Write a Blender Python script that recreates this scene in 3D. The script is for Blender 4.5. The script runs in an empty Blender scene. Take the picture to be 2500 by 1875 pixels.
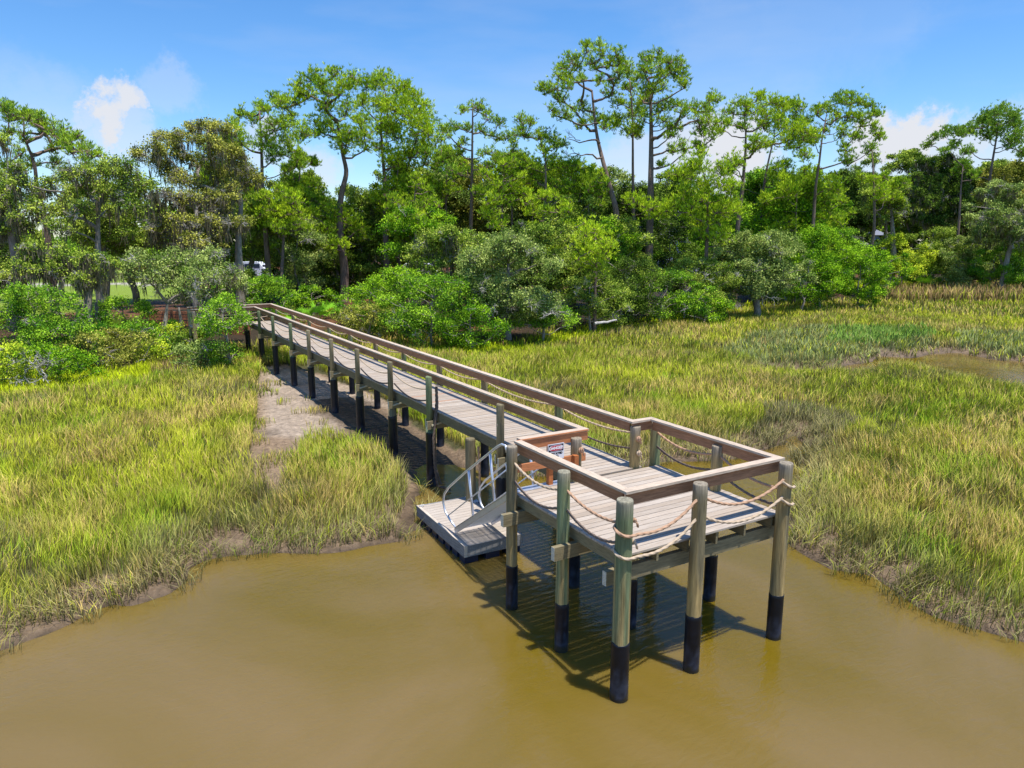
import bpy, math, random
import numpy as np
from math import radians, sin, cos, atan, atan2, degrees, pi
from mathutils import Matrix, Vector
S = bpy.context.scene
COL = S.collection
rng = np.random.default_rng(7)
random.seed(7)

# ---------------------------------------------------------------- camera
FPX, PITCH, YAW = 1776.0, radians(11.11), radians(30.35)
CAM = np.array([-6.263, -7.534, 6.5])
FW = np.array([sin(YAW), cos(YAW), 0.0]); RT = np.array([cos(YAW), -sin(YAW), 0.0]); UP = np.array([0, 0, 1.0])
cd = bpy.data.cameras.new('camera'); cam = bpy.data.objects.new('camera', cd); COL.objects.link(cam)
cd.sensor_width = 36.0; cd.lens = 36.0 * FPX / 2500.0; cd.clip_end = 3000
cam.location = CAM; cam.rotation_euler = (pi / 2 - PITCH, 0, -YAW)
S.camera = cam

# ---------------------------------------------------------------- world and sun
SUNV = Vector((0.10, -0.245, 1.0)).normalized()
w = bpy.data.worlds.new('World'); S.world = w; w.use_nodes = True
wn, wl = w.node_tree.nodes, w.node_tree.links
wn.clear()
wo = wn.new('ShaderNodeOutputWorld'); bg = wn.new('ShaderNodeBackground'); sky = wn.new('ShaderNodeTexSky')
sky.sky_type = 'NISHITA'; sky.sun_disc = False
sky.sun_elevation = math.asin(SUNV.z); sky.sun_rotation = atan2(SUNV.x, SUNV.y)
sky.air_density = 1.0; sky.dust_density = 0.1; sky.ozone_density = 2.2; sky.altitude = 10
bg.inputs[1].default_value = 0.115
wl.new(bg.outputs[0], wo.inputs[0])

def ray(u, v):
    x = (u - 1250.0) / FPX; y = (937.5 - v) / FPX
    return RT * x + FW * (cos(PITCH) + y * sin(PITCH)) + UP * (-sin(PITCH) + y * cos(PITCH))

def wnode(t, **k):
    n = wn.new(t)
    for a, b in k.items(): setattr(n, a, b)
    return n
def wmath(op, a, b=None, clamp=False):
    n = wnode('ShaderNodeMath', operation=op, use_clamp=clamp)
    for i, q in enumerate((a, b)):
        if q is None: continue
        if isinstance(q, (int, float)): n.inputs[i].default_value = q
        else: wl.new(q, n.inputs[i])
    return n.outputs[0]
tc = wnode('ShaderNodeTexCoord')
nz = wnode('ShaderNodeTexNoise'); nz.inputs['Scale'].default_value = 12.0; nz.inputs['Detail'].default_value = 9; nz.inputs['Roughness'].default_value = 0.66
wl.new(tc.outputs['Generated'], nz.inputs['Vector'])
sub = wnode('ShaderNodeVectorMath', operation='SUBTRACT'); sub.inputs[1].default_value = (0.5, 0.5, 0.5); wl.new(nz.outputs['Color'], sub.inputs[0])
scl = wnode('ShaderNodeVectorMath', operation='SCALE'); scl.inputs['Scale'].default_value = 0.15; wl.new(sub.outputs[0], scl.inputs[0])
wrp = wnode('ShaderNodeVectorMath', operation='ADD'); wl.new(tc.outputs['Generated'], wrp.inputs[0]); wl.new(scl.outputs[0], wrp.inputs[1])
cl = None
# cumulus puffs: direction (from pixel of the photo), angular radius, density
for (u, v, r, dn) in [(300, 252, .032, .95), (250, 290, .032, .95), (335, 250, .024, .8), (205, 300, .028, .5), (300, 320, .050, .45), (240, 360, .07, .30),
                      (2200, 310, .036, 1.1), (2260, 335, .040, 1.0), (2160, 350, .040, .9), (2320, 380, .05, .7), (2420, 400, .07, .5), (2200, 400, .08, .5),
                      (1760, 330, .045, .9), (1700, 380, .06, .7), (1790, 395, .05, .9), (1560, 400, .06, .5), (660, 310, .025, .9), (640, 350, .04, .5), (740, 430, .05, .6), (2600, 380, .08, .6), (1780, 150, .11, .10), (1950, 90, .10, .12), (2120, 40, .08, .1), (110, 290, .08, .22), (40, 240, .07, .14), (420, 215, .04, .25)]:
    dvec = ray(u, v); dvec = dvec / np.linalg.norm(dvec)
    ds = wnode('ShaderNodeVectorMath', operation='DISTANCE'); wl.new(wrp.outputs[0], ds.inputs[0]); ds.inputs[1].default_value = tuple(dvec)
    mr = wnode('ShaderNodeMapRange', interpolation_type='SMOOTHSTEP'); wl.new(ds.outputs['Value'], mr.inputs[0])
    mr.inputs[1].default_value = r * 1.05; mr.inputs[2].default_value = r * 0.42; mr.inputs[3].default_value = 0; mr.inputs[4].default_value = dn
    cl = mr.outputs[0] if cl is None else wmath('MAXIMUM', cl, mr.outputs[0])
# thin high cirrus
mpn = wnode('ShaderNodeMapping'); mpn.inputs['Scale'].default_value = (2.0, 2.0, 9.0); mpn.inputs['Rotation'].default_value = (0.25, 0.1, 0.3)
wl.new(tc.outputs['Generated'], mpn.inputs['Vector'])
nz2 = wnode('ShaderNodeTexNoise'); nz2.inputs['Scale'].default_value = 1.6; nz2.inputs['Detail'].default_value = 6; wl.new(mpn.outputs[0], nz2.inputs['Vector'])
mr2 = wnode('ShaderNodeMapRange'); wl.new(nz2.outputs[0], mr2.inputs[0])
mr2.inputs[1].default_value = 0.44; mr2.inputs[2].default_value = 0.85; mr2.inputs[3].default_value = 0; mr2.inputs[4].default_value = 0.28
cl = wmath('ADD', cl, mr2.outputs[0], True)
mix = wnode('ShaderNodeMixRGB'); wl.new(cl, mix.inputs[0])
hsv = wnode('ShaderNodeHueSaturation'); hsv.inputs['Saturation'].default_value = 1.25; hsv.inputs['Value'].default_value = 1.28; hsv.inputs['Hue'].default_value = .497
tint = wnode('ShaderNodeMixRGB', blend_type='MULTIPLY'); tint.inputs[0].default_value = 1; tint.inputs[2].default_value = (.86, .98, 1.16, 1); wl.new(hsv.outputs[0], tint.inputs[1])
wl.new(sky.outputs[0], hsv.inputs['Color']); wl.new(tint.outputs[0], mix.inputs[1]); mix.inputs[2].default_value = (6.3, 6.5, 7.0, 1)
wl.new(mix.outputs[0], bg.inputs[0])

sl = bpy.data.lights.new('sun', 'SUN'); so = bpy.data.objects.new('sun', sl); COL.objects.link(so)
sl.energy = 4.95; sl.angle = radians(0.5); sl.color = (1.0, 0.955, 0.88)
so.rotation_euler = SUNV.to_track_quat('Z', 'Y').to_euler(); so.location = (0, 0, 60)
S.view_settings.view_transform = 'Standard'; S.view_settings.look = 'None'; S.view_settings.exposure = 0.12; S.view_settings.gamma = 1
S.render.engine = 'CYCLES'; S.cycles.max_bounces = 6; S.cycles.diffuse_bounces = 3; S.cycles.transparent_max_bounces = 6

# ---------------------------------------------------------------- helpers
def srgb(r, g, b, k=1.0):
    f = lambda c: (c / 255 / 12.92 if c <= 10 else ((c / 255 + 0.055) / 1.055) ** 2.4) * k
    return (f(r), f(g), f(b))
def un(u, v, z):
    r = ray(u, v); return CAM + r * ((z - CAM[2]) / r[2])
def at(u, v, d):
    """point seen at photo pixel (u, v), d metres ahead of the camera"""
    r = ray(u, v); return CAM + r * (d / float(r @ FW))

class MB:
    """collects geometry for ONE mesh object"""
    def __init__(s): s.v = []; s.q = []; s.t = []; s.c = []; s.n = 0; s.mq = []; s.polys = []
    def add(s, v, q=None, t=None, c=None, polys=None):
        v = np.asarray(v, float).reshape(-1, 3); o = s.n
        s.v.append(v)
        if q is not None and len(q): s.q.append(np.asarray(q, int).reshape(-1, 4) + o)
        if t is not None and len(t): s.t.append(np.asarray(t, int).reshape(-1, 3) + o)
        if polys: s.polys += [[i + o for i in p] for p in polys]
        if c is None: c = (1, 1, 1)
        c = np.asarray(c, float)
        if c.ndim == 1: c = np.tile(c, (len(v), 1))
        s.c.append(c); s.n += len(v); return s
    def box(s, x0, x1, y0, y1, z0, z1, c=None, M=None):
        v = np.array([[x, y, z] for z in (z0, z1) for y in (y0, y1) for x in (x0, x1)], float)
        if M is not None: v = v @ M[0].T + M[1]
        return s.add(v, [[0, 2, 3, 1], [4, 5, 7, 6], [0, 1, 5, 4], [2, 6, 7, 3], [0, 4, 6, 2], [1, 3, 7, 5]], c=c)
    def beam(s, a, b, wd, h, c=None, up=(0, 0, 1)):
        """rectangular bar from a to b, width wd, height h (h along up)"""
        a = np.array(a, float); b = np.array(b, float); d = b - a; L = np.linalg.norm(d); d /= L
        sd = np.cross(d, up); sd /= np.linalg.norm(sd); u = np.cross(sd, d)
        v = [a + sd * sx * wd / 2 + u * sz * h / 2 for sx, sz in ((-1, -1), (1, -1), (1, 1), (-1, 1))]
        v += [p + d * L for p in v]
        return s.add(v, [[0, 1, 2, 3], [7, 6, 5, 4], [0, 4, 5, 1], [1, 5, 6, 2], [2, 6, 7, 3], [3, 7, 4, 0]], c=c)
    def tube(s, P, R, k=6, c=None, cap=True):
        P = np.asarray(P, float); R = np.broadcast_to(np.asarray(R, float), (len(P),))
        T = np.gradient(P, axis=0); T /= np.linalg.norm(T, axis=1)[:, None] + 1e-12
        ref = np.array([0, 0, 1.0]) if abs(T[0][2]) < 0.9 else np.array([1.0, 0, 0])
        N = np.empty_like(P); n = ref - T[0] * (ref @ T[0]); n /= np.linalg.norm(n)
        for i in range(len(P)):
            n = n - T[i] * (n @ T[i]); n /= np.linalg.norm(n) + 1e-12; N[i] = n
        B = np.cross(T, N); a = np.arange(k) * 2 * pi / k
        V = (P[:, None] + R[:, None, None] * (np.cos(a)[None, :, None] * N[:, None] + np.sin(a)[None, :, None] * B[:, None])).reshape(-1, 3)
        i = np.arange(len(P) - 1)[:, None] * k; j = np.arange(k)[None]; j2 = (j + 1) % k
        q = np.stack([i + j, i + j2, i + k + j2, i + k + j], -1).reshape(-1, 4)
        if c is not None and np.asarray(c).ndim == 2: c = np.repeat(np.asarray(c), k, axis=0)
        return s.add(V, q, c=c, polys=[list(range(k))[::-1], [(len(P) - 1) * k + x for x in range(k)]] if cap else None)
    def lathe(s, x, y, prof, k=16, c=None, phase=0.0, wob=0.0):
        """upright round solid; prof = [(z, r), ...]"""
        a = np.arange(k) * 2 * pi / k + phase
        V = np.array([[x + r * cos(t) * (1 + wob * sin(3 * t + z)), y + r * sin(t) * (1 + wob * sin(3 * t + z)), z] for z, r in prof for t in a])
        q = [[i * k + j, i * k + (j + 1) % k, (i + 1) * k + (j + 1) % k, (i + 1) * k + j] for i in range(len(prof) - 1) for j in range(k)]
        return s.add(V, q, c=c, polys=[list(range(k))[::-1], [(len(prof) - 1) * k + j for j in range(k)]])
    def build(s, name, mat, parent=None, smooth=False, label=None):
        me = bpy.data.meshes.new(name)
        V = np.concatenate(s.v); Cc = np.concatenate(s.c)
        Q = np.concatenate(s.q) if s.q else np.zeros((0, 4), int); T = np.concatenate(s.t) if s.t else np.zeros((0, 3), int)
        pl = s.polys
        loops = np.concatenate([Q.ravel(), T.ravel()] + [np.array(p) for p in pl]).astype(np.int32)
        cnt = np.concatenate([np.full(len(Q), 4), np.full(len(T), 3), np.array([len(p) for p in pl], int)]).astype(np.int32)
        st = np.concatenate([[0], np.cumsum(cnt)[:-1]]).astype(np.int32)
        me.vertices.add(len(V)); me.vertices.foreach_set('co', V.astype(np.float32).ravel())
        me.loops.add(len(loops)); me.loops.foreach_set('vertex_index', loops)
        me.polygons.add(len(cnt)); me.polygons.foreach_set('loop_start', st); me.polygons.foreach_set('loop_total', cnt)
        me.polygons.foreach_set('use_smooth', np.full(len(cnt), bool(smooth)))
        ca = me.color_attributes.new('Col', 'FLOAT_COLOR', 'POINT')
        ca.data.foreach_set('color', np.concatenate([Cc, np.ones((len(Cc), 1))], 1).astype(np.float32).ravel())
        me.update(calc_edges=True)
        me.materials.append(mat)
        o = bpy.data.objects.new(name, me); COL.objects.link(o)
        if parent is not None:
            o.parent = parent
            m = Matrix.Identity(4); p = parent
            while p is not None: m = p.matrix_basis @ m if False else m; p = p.parent
            o.matrix_parent_inverse = Matrix.Translation(-Vector(ROOTLOC.get(parent.name, (0, 0, 0))))
        if label: o['label'] = label
        return o
ROOTLOC = {}
def thing(name, label, cat, loc, group=None):
    o = bpy.data.objects.new(name, None); COL.objects.link(o); o.location = loc; o.empty_display_size = 0.2
    ROOTLOC[o.name] = tuple(loc); o['label'] = label; o['category'] = cat
    if group: o['group'] = group
    return o
def tag(o, label=None, cat=None, group=None, kind=None):
    for k, v in (('label', label), ('category', cat), ('group', group), ('kind', kind)):
        if v: o[k] = v
    return o

def vnoise(x, y, sc, seed):
    """smooth value noise, numpy"""
    r = np.random.default_rng(seed).random((256, 256))
    X = np.asarray(x) / sc + 1000; Y = np.asarray(y) / sc + 1000
    i = np.floor(X).astype(int); j = np.floor(Y).astype(int); fx = X - i; fy = Y - j
    fx = fx * fx * (3 - 2 * fx); fy = fy * fy * (3 - 2 * fy)
    g = lambda a, b: r[a % 256, b % 256]
    return (g(i, j) * (1 - fx) + g(i + 1, j) * fx) * (1 - fy) + (g(i, j + 1) * (1 - fx) + g(i + 1, j + 1) * fx) * fy
def fnoise(x, y, sc, seed, o=3):
    return sum(vnoise(x, y, sc / 2 ** k, seed + k) * 0.5 ** k for k in range(o)) / sum(0.5 ** k for k in range(o))
def inpoly(x, y, P):
    x = np.asarray(x); y = np.asarray(y); r = np.zeros(x.shape, bool); n = len(P)
    for i in range(n):
        x1, y1 = P[i]; x2, y2 = P[(i + 1) % n]
        if y1 == y2: continue
        r ^= ((y1 > y) != (y2 > y)) & (x < (x2 - x1) * (y - y1) / (y2 - y1) + x1)
    return r
def sdist(x, y, P):
    """signed distance, positive outside polygon P"""
    d = np.full(np.shape(x), 1e9)
    for i in range(len(P)):
        x1, y1 = P[i]; x2, y2 = P[(i + 1) % len(P)]
        dx, dy = x2 - x1, y2 - y1; t = np.clip(((x - x1) * dx + (y - y1) * dy) / (dx * dx + dy * dy + 1e-12), 0, 1)
        d = np.minimum(d, np.hypot(x - x1 - t * dx, y - y1 - t * dy))
    return np.where(inpoly(x, y, P), -d, d)

# ---------------------------------------------------------------- materials
def mat(name, base=(.5, .5, .5), rough=0.7, spec=0.3, metal=0.0, useCol=False, n1=None, bump=None, trans=0.0, mapscale=None, n1amt=0.3, second=None, upn=0.0):
    """principled; colour = base (or Col attribute) modulated by noise; optional bump and translucency"""
    m = bpy.data.materials.new(name); m.use_nodes = True; N, L = m.node_tree.nodes, m.node_tree.links
    p = N['Principled BSDF']; p.inputs['Roughness'].default_value = rough; p.inputs['Metallic'].default_value = metal
    p.inputs['Specular IOR Level'].default_value = spec
    if useCol:
        a = N.new('ShaderNodeAttribute'); a.attribute_name = 'Col'; src = a.outputs['Color']
        if base != (1, 1, 1):
            mm = N.new('ShaderNodeMixRGB'); mm.blend_type = 'MULTIPLY'; mm.inputs[0].default_value = 1; L.new(src, mm.inputs[1]); mm.inputs[2].default_value = (*base, 1); src = mm.outputs[0]
    else:
        r = N.new('ShaderNodeRGB'); r.outputs[0].default_value = (*base, 1); src = r.outputs[0]
    tcn = N.new('ShaderNodeTexCoord'); vec = tcn.outputs['Object']
    if mapscale:
        mp = N.new('ShaderNodeMapping'); mp.inputs['Scale'].default_value = mapscale; L.new(vec, mp.inputs[0]); vec = mp.outputs[0]
    if n1:
        nn = N.new('ShaderNodeTexNoise'); nn.inputs['Scale'].default_value = n1; nn.inputs['Detail'].default_value = 6; nn.inputs['Roughness'].default_value = 0.65; L.new(vec, nn.inputs[0])
        mr = N.new('ShaderNodeMapRange'); L.new(nn.outputs[0], mr.inputs[0]); mr.inputs[1].default_value = 0.3; mr.inputs[2].default_value = 0.7
        if second:
            mx = N.new('ShaderNodeMixRGB'); L.new(mr.outputs[0], mx.inputs[0]); L.new(src, mx.inputs[1]); mx.inputs[2].default_value = (*second, 1)
            mr.inputs[3].default_value = 0; mr.inputs[4].default_value = n1amt; src = mx.outputs[0]
        else:
            mr.inputs[3].default_value = 1 - n1amt; mr.inputs[4].default_value = 1 + n1amt
            mx = N.new('ShaderNodeMixRGB'); mx.blend_type = 'MULTIPLY'; mx.inputs[0].default_value = 1; L.new(src, mx.inputs[1]); L.new(mr.outputs[0], mx.inputs[2]); src = mx.outputs[0]
    L.new(src, p.inputs['Base Color'])
    if bump:
        bn = N.new('ShaderNodeTexNoise'); bn.inputs['Scale'].default_value = bump[0]; bn.inputs['Detail'].default_value = 5; L.new(vec, bn.inputs[0])
        b = N.new('ShaderNodeBump'); b.inputs['Strength'].default_value = bump[1]; b.inputs['Distance'].default_value = bump[2]; L.new(bn.outputs[0], b.inputs['Height']); L.new(b.outputs[0], p.inputs['Normal'])
    if upn > 0:
        ge = N.new('ShaderNodeNewGeometry'); sc_ = N.new('ShaderNodeVectorMath'); sc_.operation = 'SCALE'; sc_.inputs['Scale'].default_value = 1 - upn; L.new(ge.outputs['Normal'], sc_.inputs[0])
        ad = N.new('ShaderNodeVectorMath'); ad.operation = 'ADD'; ad.inputs[1].default_value = (0, 0, upn); L.new(sc_.outputs[0], ad.inputs[0])
        no = N.new('ShaderNodeVectorMath'); no.operation = 'NORMALIZE'; L.new(ad.outputs[0], no.inputs[0]); L.new(no.outputs[0], p.inputs['Normal'])
    if trans > 0:
        tr = N.new('ShaderNodeBsdfTranslucent'); ms = N.new('ShaderNodeMixShader'); ms.inputs[0].default_value = trans
        g = N.new('ShaderNodeMixRGB'); g.blend_type = 'MULTIPLY'; g.inputs[0].default_value = 1; L.new(src, g.inputs[1]); g.inputs[2].default_value = (1.25, 1.3, .6, 1); L.new(g.outputs[0], tr.inputs[0])
        L.new(p.outputs[0], ms.inputs[1]); L.new(tr.outputs[0], ms.inputs[2]); L.new(ms.outputs[0], N['Material Output'].inputs[0])
    return m
M_deck = mat('weathered deck boards', (1, 1, 1), .8, .2, useCol=True, n1=3, mapscale=(1.1, 12, 6), n1amt=.55, second=srgb(142, 122, 102), bump=(9, .4, .01))
M_railx = mat('rail wood along x', (1, 1, 1), .75, .2, useCol=True, n1=3, mapscale=(1.5, 16, 16), n1amt=.35, bump=(9, .3, .01))
M_raily = mat('rail wood along y', (1, 1, 1), .75, .2, useCol=True, n1=3, mapscale=(16, 1.5, 16), n1amt=.35, bump=(9, .3, .01))
M_pile = mat('treated pile wood', (1, 1, 1), .8, .2, useCol=True, n1=2.6, mapscale=(9, 9, .55), n1amt=.5, bump=(9, .7, .02))
M_sleeve = mat('black pile wrap', (1, 1, 1), .36, .35, useCol=True, n1=5, mapscale=(1, 1, 1.6), n1amt=.5, bump=(7, .2, .01))
M_rope = mat('tan twisted rope', (1, 1, 1), .9, .1, useCol=True, n1=25, n1amt=.15)
M_alu = mat('aluminium', (.66, .68, .74), .36, .5, metal=.6, n1=12, n1amt=.08)
M_tank = mat('dark blue float drum', (.012, .02, .05), .35, .5)
M_orange = mat('fresh orange lumber', (1, 1, 1), .7, .2, useCol=True, n1=4, mapscale=(2, 14, 14), n1amt=.25)
M_leaf = mat('leaves', (1.28, 1.26, 1.1), .8, .03, useCol=True, trans=.15, upn=.34)
M_grass = mat('marsh grass blades', (1.06, 1.08, .9), .8, .03, useCol=True, trans=.30, upn=.58)
M_bark = mat('bark', (1, 1, 1), .9, .1, useCol=True, n1=3, mapscale=(3, 3, .8), n1amt=.4, bump=(12, .6, .05))
M_needle = mat('pine needles', (1.2, 1.2, 1.05), .7, .05, useCol=True, trans=.14, upn=.2)
M_moss = mat('spanish moss', (1, 1, 1), .95, .05, useCol=True, trans=.2)
M_plain = mat('painted', (1, 1, 1), .6, .3, useCol=True)

# ---------------------------------------------------------------- terrain
CREEK = [(-60, 2.5), (-30, 4.6), (-14, 5.2), (-7.99, 5.85), (-7.15, 6.27), (-6.85, 6.49), (-6.21, 6.46), (-5.52, 6.68), (-5.19, 7.07), (-4.98, 7.58), (-4.5, 7.73), (-3.85, 7.71), (-3.05, 7.48), (-2.24, 7.25), (-1.55, 7.1), (-.89, 6.84), (-.32, 7.04), (.14, 7.7), (.75, 8.7), (1.15, 9.8), (1.5, 11.2),
         (2.0, 11.6), (2.5, 11.0), (2.9, 10.3), (3.6, 9.3), (5.0, 8.6), (6.6, 8.1), (8.4, 8.2), (9.4, 7.7), (10.4, 7.2), (12.2, 7.6), (13.5, 7.9), (14.6, 8.3), (13.6, 7.1), (11.9, 6.0), (10.1, 4.9), (8.45, 3.7), (6.79, 2.08), (6.25, 1.11), (6.48, .4), (6.13, -.5), (6.03, -1.02), (6.25, -1.74), (6.53, -2.36), (7.2, -5), (9, -12), (14, -60), (-60, -60)]
CHAN = [(22.5, 17.6), (24.5, 17.0), (26.4, 16.6), (27.2, 15.9), (30.7, 16.6), (33.2, 17.8), (33.9, 16.2), (36.8, 16.8), (38.2, 16.0), (37.2, 13.3), (38.0, 11.0), (42, 8.0), (50, 4), (52, -6), (44, -6), (36, -3), (28.4, 6.6), (28.4, 9.0), (29.0, 10.8), (29.8, 12.7), (29.9, 14.0), (29.0, 14.9), (26.4, 13.9), (24.6, 14.4), (22.5, 16.2)]
FOREST = [(-80, 22), (-30, 27), (-14, 28.5), (-9.5, 30.5), (-5, 32.2), (-1.5, 34.5), (4.5, 36), (8, 38), (11.5, 36.5), (13.3, 29), (16, 28.8), (22, 33), (35, 35.5), (48, 40), (57, 44), (63, 39), (70, 42), (78, 56), (95, 66), (110, 60), (130, 50), (160, 42), (400, -20), (900, 900), (-900, 900), (-600, 22)]
MUD = [[(1.12, 30), (.15, 26.2), (-.6, 22.7), (-1.1, 20.1), (-1.8, 17.2), (-2.4, 14.7), (-2.8, 12.2), (-2.5, 10.6), (-1.9, 12.2), (-1.3, 13.4), (-.7, 14.8), (-.1, 15.2), (.5, 14.8), (.7, 13.4), (.95, 12.2), (.85, 11), (.6, 9.6), (-.1, 8.2), (-.8, 7.0), (-.5, 6.4), (.5, 7.5), (2.0, 9), (3.2, 9.4), (3.1, 12), (3.05, 15), (3.7, 18), (3.7, 21), (3.3, 24), (3.3, 26), (2.4, 30)]]
def ground_z(x, y):
    x = np.asarray(x, float); y = np.asarray(y, float)
    x2 = x + (fnoise(x, y, 2.2, 5) - .5) * .9; y2 = y + (fnoise(x, y, 2.2, 15) - .5) * .9
    d = np.minimum(sdist(x2, y2, CREEK), sdist(x2, y2, CHAN))
    land = 0.03 + .25 * (1 - np.exp(-np.maximum(d, 0) / .7)) + .06 * (fnoise(x, y, 5, 30) - .5) * np.clip(d, 0, 1)
    sea = -.55 * (1 - np.exp(np.minimum(d, 0) / .9)) + .03
    z = np.where(d > 0, land, sea)
    f = sdist(x, y, FOREST)
    z = z + np.where(f < 0, 1.1 * (1 - np.exp(f / 14)) + .35 * (1 - np.exp(f / 1.5)), 0)
    mud = np.zeros(x.shape, bool)
    for P in MUD: mud |= inpoly(x, y, P)
    z = z + np.where(mud, (fnoise(x, y, .55, 50, 4) - .5) * .13 - .045 * np.exp(-((x - 2.1) / .7) ** 2) * (y < 20) - .05, 0)
    return z, d, f, mud
def axis(lo, a, b, hi, st, g=1.13):
    c = list(np.arange(a, b + 1e-6, st)); s = st
    while c[-1] < hi: s *= g; c.append(c[-1] + s)
    s = st
    while c[0] > lo: s *= g; c.insert(0, c[0] - s)
    return np.array(c)
gx = axis(-900, -9, 16, 900, .14, 1.055); gy = axis(-500, -3, 24, 900, .14, 1.055)
X, Y = np.meshgrid(gx, gy); Z, D, Fd, Mu = ground_z(X, Y)
rockyb = (D > 0) & (D < 1.6) | Mu
Z = Z + np.where(rockyb, (rng.random(Z.shape) - .5) * .04 + (fnoise(X, Y, .4, 66, 2) - .5) * .05, 0)
base_mud = np.array(srgb(140, 118, 94)); wet = np.array(srgb(80, 66, 50)); marsh = np.array(srgb(78, 76, 44)); litter = np.array(srgb(120, 78, 52)); lawn = np.array(srgb(130, 150, 40)); sand = np.array(srgb(166, 148, 128)); under = np.array(srgb(58, 46, 30))
C3 = np.zeros(X.shape + (3,)); C3[:] = marsh
def lay(mask, col):
    global C3
    mk = np.clip(mask, 0, 1)[..., None]; C3 = C3 * (1 - mk) + np.array(col) * mk
lay((D < 1.1) * 1.0, base_mud * .7)
lay((Mu) * 1.0, base_mud)
lay(np.clip((sdist(X, Y, [(1.3, 31), (-.7, 21), (-1.6, 16.5), (.0, 15), (.9, 16), (2, 20), (3.6, 18), (3.6, 23), (2.6, 28)]) * -2 + .5), 0, 1) * Mu, sand)
lay(np.clip((fnoise(X, Y, 1.3, 77) - .52) * 8, 0, 1) * Mu * .5, wet)
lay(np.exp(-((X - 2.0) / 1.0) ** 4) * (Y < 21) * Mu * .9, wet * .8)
lay((Y < 9.5) * Mu * .5, wet)
lay(np.clip(1 - np.abs(Z) / .07, 0, 1) * (Y < 40), wet)
lay(np.clip(-Fd / 1.2, 0, 1), under)
lay(np.clip(-Fd / 2 - 1, 0, 1) * np.clip((fnoise(X, Y, 7, 90) - .42) * 6, 0, 1), litter)
LAWN = [(-60, 52), (-20, 50), (-8, 52), (0, 62), (6, 80), (0, 130), (-60, 140)]
lay(np.clip(-sdist(X, Y, LAWN), 0, 1), lawn)
dd = (X - CAM[0]) * FW[0] + (Y - CAM[1]) * FW[1]
lay(np.clip(1 - np.abs(dd - 84 - 2 * np.sin(X / 9)) / 2.3, 0, 1) * (X < 4) * 3, srgb(190, 178, 165))
ny, nx = X.shape; idx = np.arange(ny * nx).reshape(ny, nx)
gm = MB(); gm.add(np.stack([X, Y, Z], -1).reshape(-1, 3), np.stack([idx[:-1, :-1], idx[:-1, 1:], idx[1:, 1:], idx[1:, :-1]], -1).reshape(-1, 4), c=C3.reshape(-1, 3))
M_ground = mat('marsh ground', (1, 1, 1), .7, .3, useCol=True, n1=5.5, n1amt=.42, bump=(11, .9, .09))
tag(gm.build('ground', M_ground, smooth=True), kind='structure')

# water sheet
m = bpy.data.materials.new('murky creek water'); m.use_nodes = True; N, L = m.node_tree.nodes, m.node_tree.links
p = N['Principled BSDF']; p.subsurface_method = 'BURLEY'; p.inputs['Subsurface Weight'].default_value = .75; p.inputs['Subsurface Radius'].default_value = (1, .8, .4); p.inputs['Subsurface Scale'].default_value = .22; p.inputs['Roughness'].default_value = .03; p.inputs['IOR'].default_value = 1.33; p.inputs['Specular IOR Level'].default_value = .5
tcn = N.new('ShaderNodeTexCoord'); nn = N.new('ShaderNodeTexNoise'); nn.inputs['Scale'].default_value = .17; nn.inputs['Detail'].default_value = 5; nn.inputs['Distortion'].default_value = .8; L.new(tcn.outputs['Object'], nn.inputs[0])
cr = N.new('ShaderNodeValToRGB'); cr.color_ramp.elements[0].position = .35; cr.color_ramp.elements[1].position = .68
cr.color_ramp.elements[0].color = (*srgb(106, 88, 16), 1); cr.color_ramp.elements[1].color = (*srgb(126, 105, 66), 1)
L.new(nn.outputs[0], cr.inputs[0]); L.new(cr.outputs[0], p.inputs['Base Color'])
mp = N.new('ShaderNodeMapping'); mp.inputs['Scale'].default_value = (1.0, 2.6, 1); mp.inputs['Rotation'].default_value = (0, 0, radians(-35)); L.new(tcn.outputs['Object'], mp.inputs[0])
n2 = N.new('ShaderNodeTexNoise'); n2.inputs['Scale'].default_value = 3.6; n2.inputs['Detail'].default_value = 4; n2.inputs['Distortion'].default_value = .6; L.new(mp.outputs[0], n2.inputs[0])
n3 = N.new('ShaderNodeTexNoise'); n3.inputs['Scale'].default_value = .35; n3.inputs['Detail'].default_value = 2; L.new(tcn.outputs['Object'], n3.inputs[0])
mr = N.new('ShaderNodeMapRange'); L.new(n3.outputs[0], mr.inputs[0]); mr.inputs[1].default_value = .4; mr.inputs[2].default_value = .62; mr.inputs[3].default_value = .35; mr.inputs[4].default_value = 1
mu = N.new('ShaderNodeMath'); mu.operation = 'MULTIPLY'; L.new(n2.outputs[0], mu.inputs[0]); L.new(mr.outputs[0], mu.inputs[1])
b = N.new('ShaderNodeBump'); b.inputs['Strength'].default_value = .28; b.inputs['Distance'].default_value = .055; L.new(mu.outputs[0], b.inputs['Height']); L.new(b.outputs[0], p.inputs['Normal'])
wm = MB(); wm.add([(-400, -400, 0), (80, -400, 0), (80, 26, 0), (-400, 26, 0)], [[0, 1, 2, 3]])
tag(wm.build('water', m), kind='structure')

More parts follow.
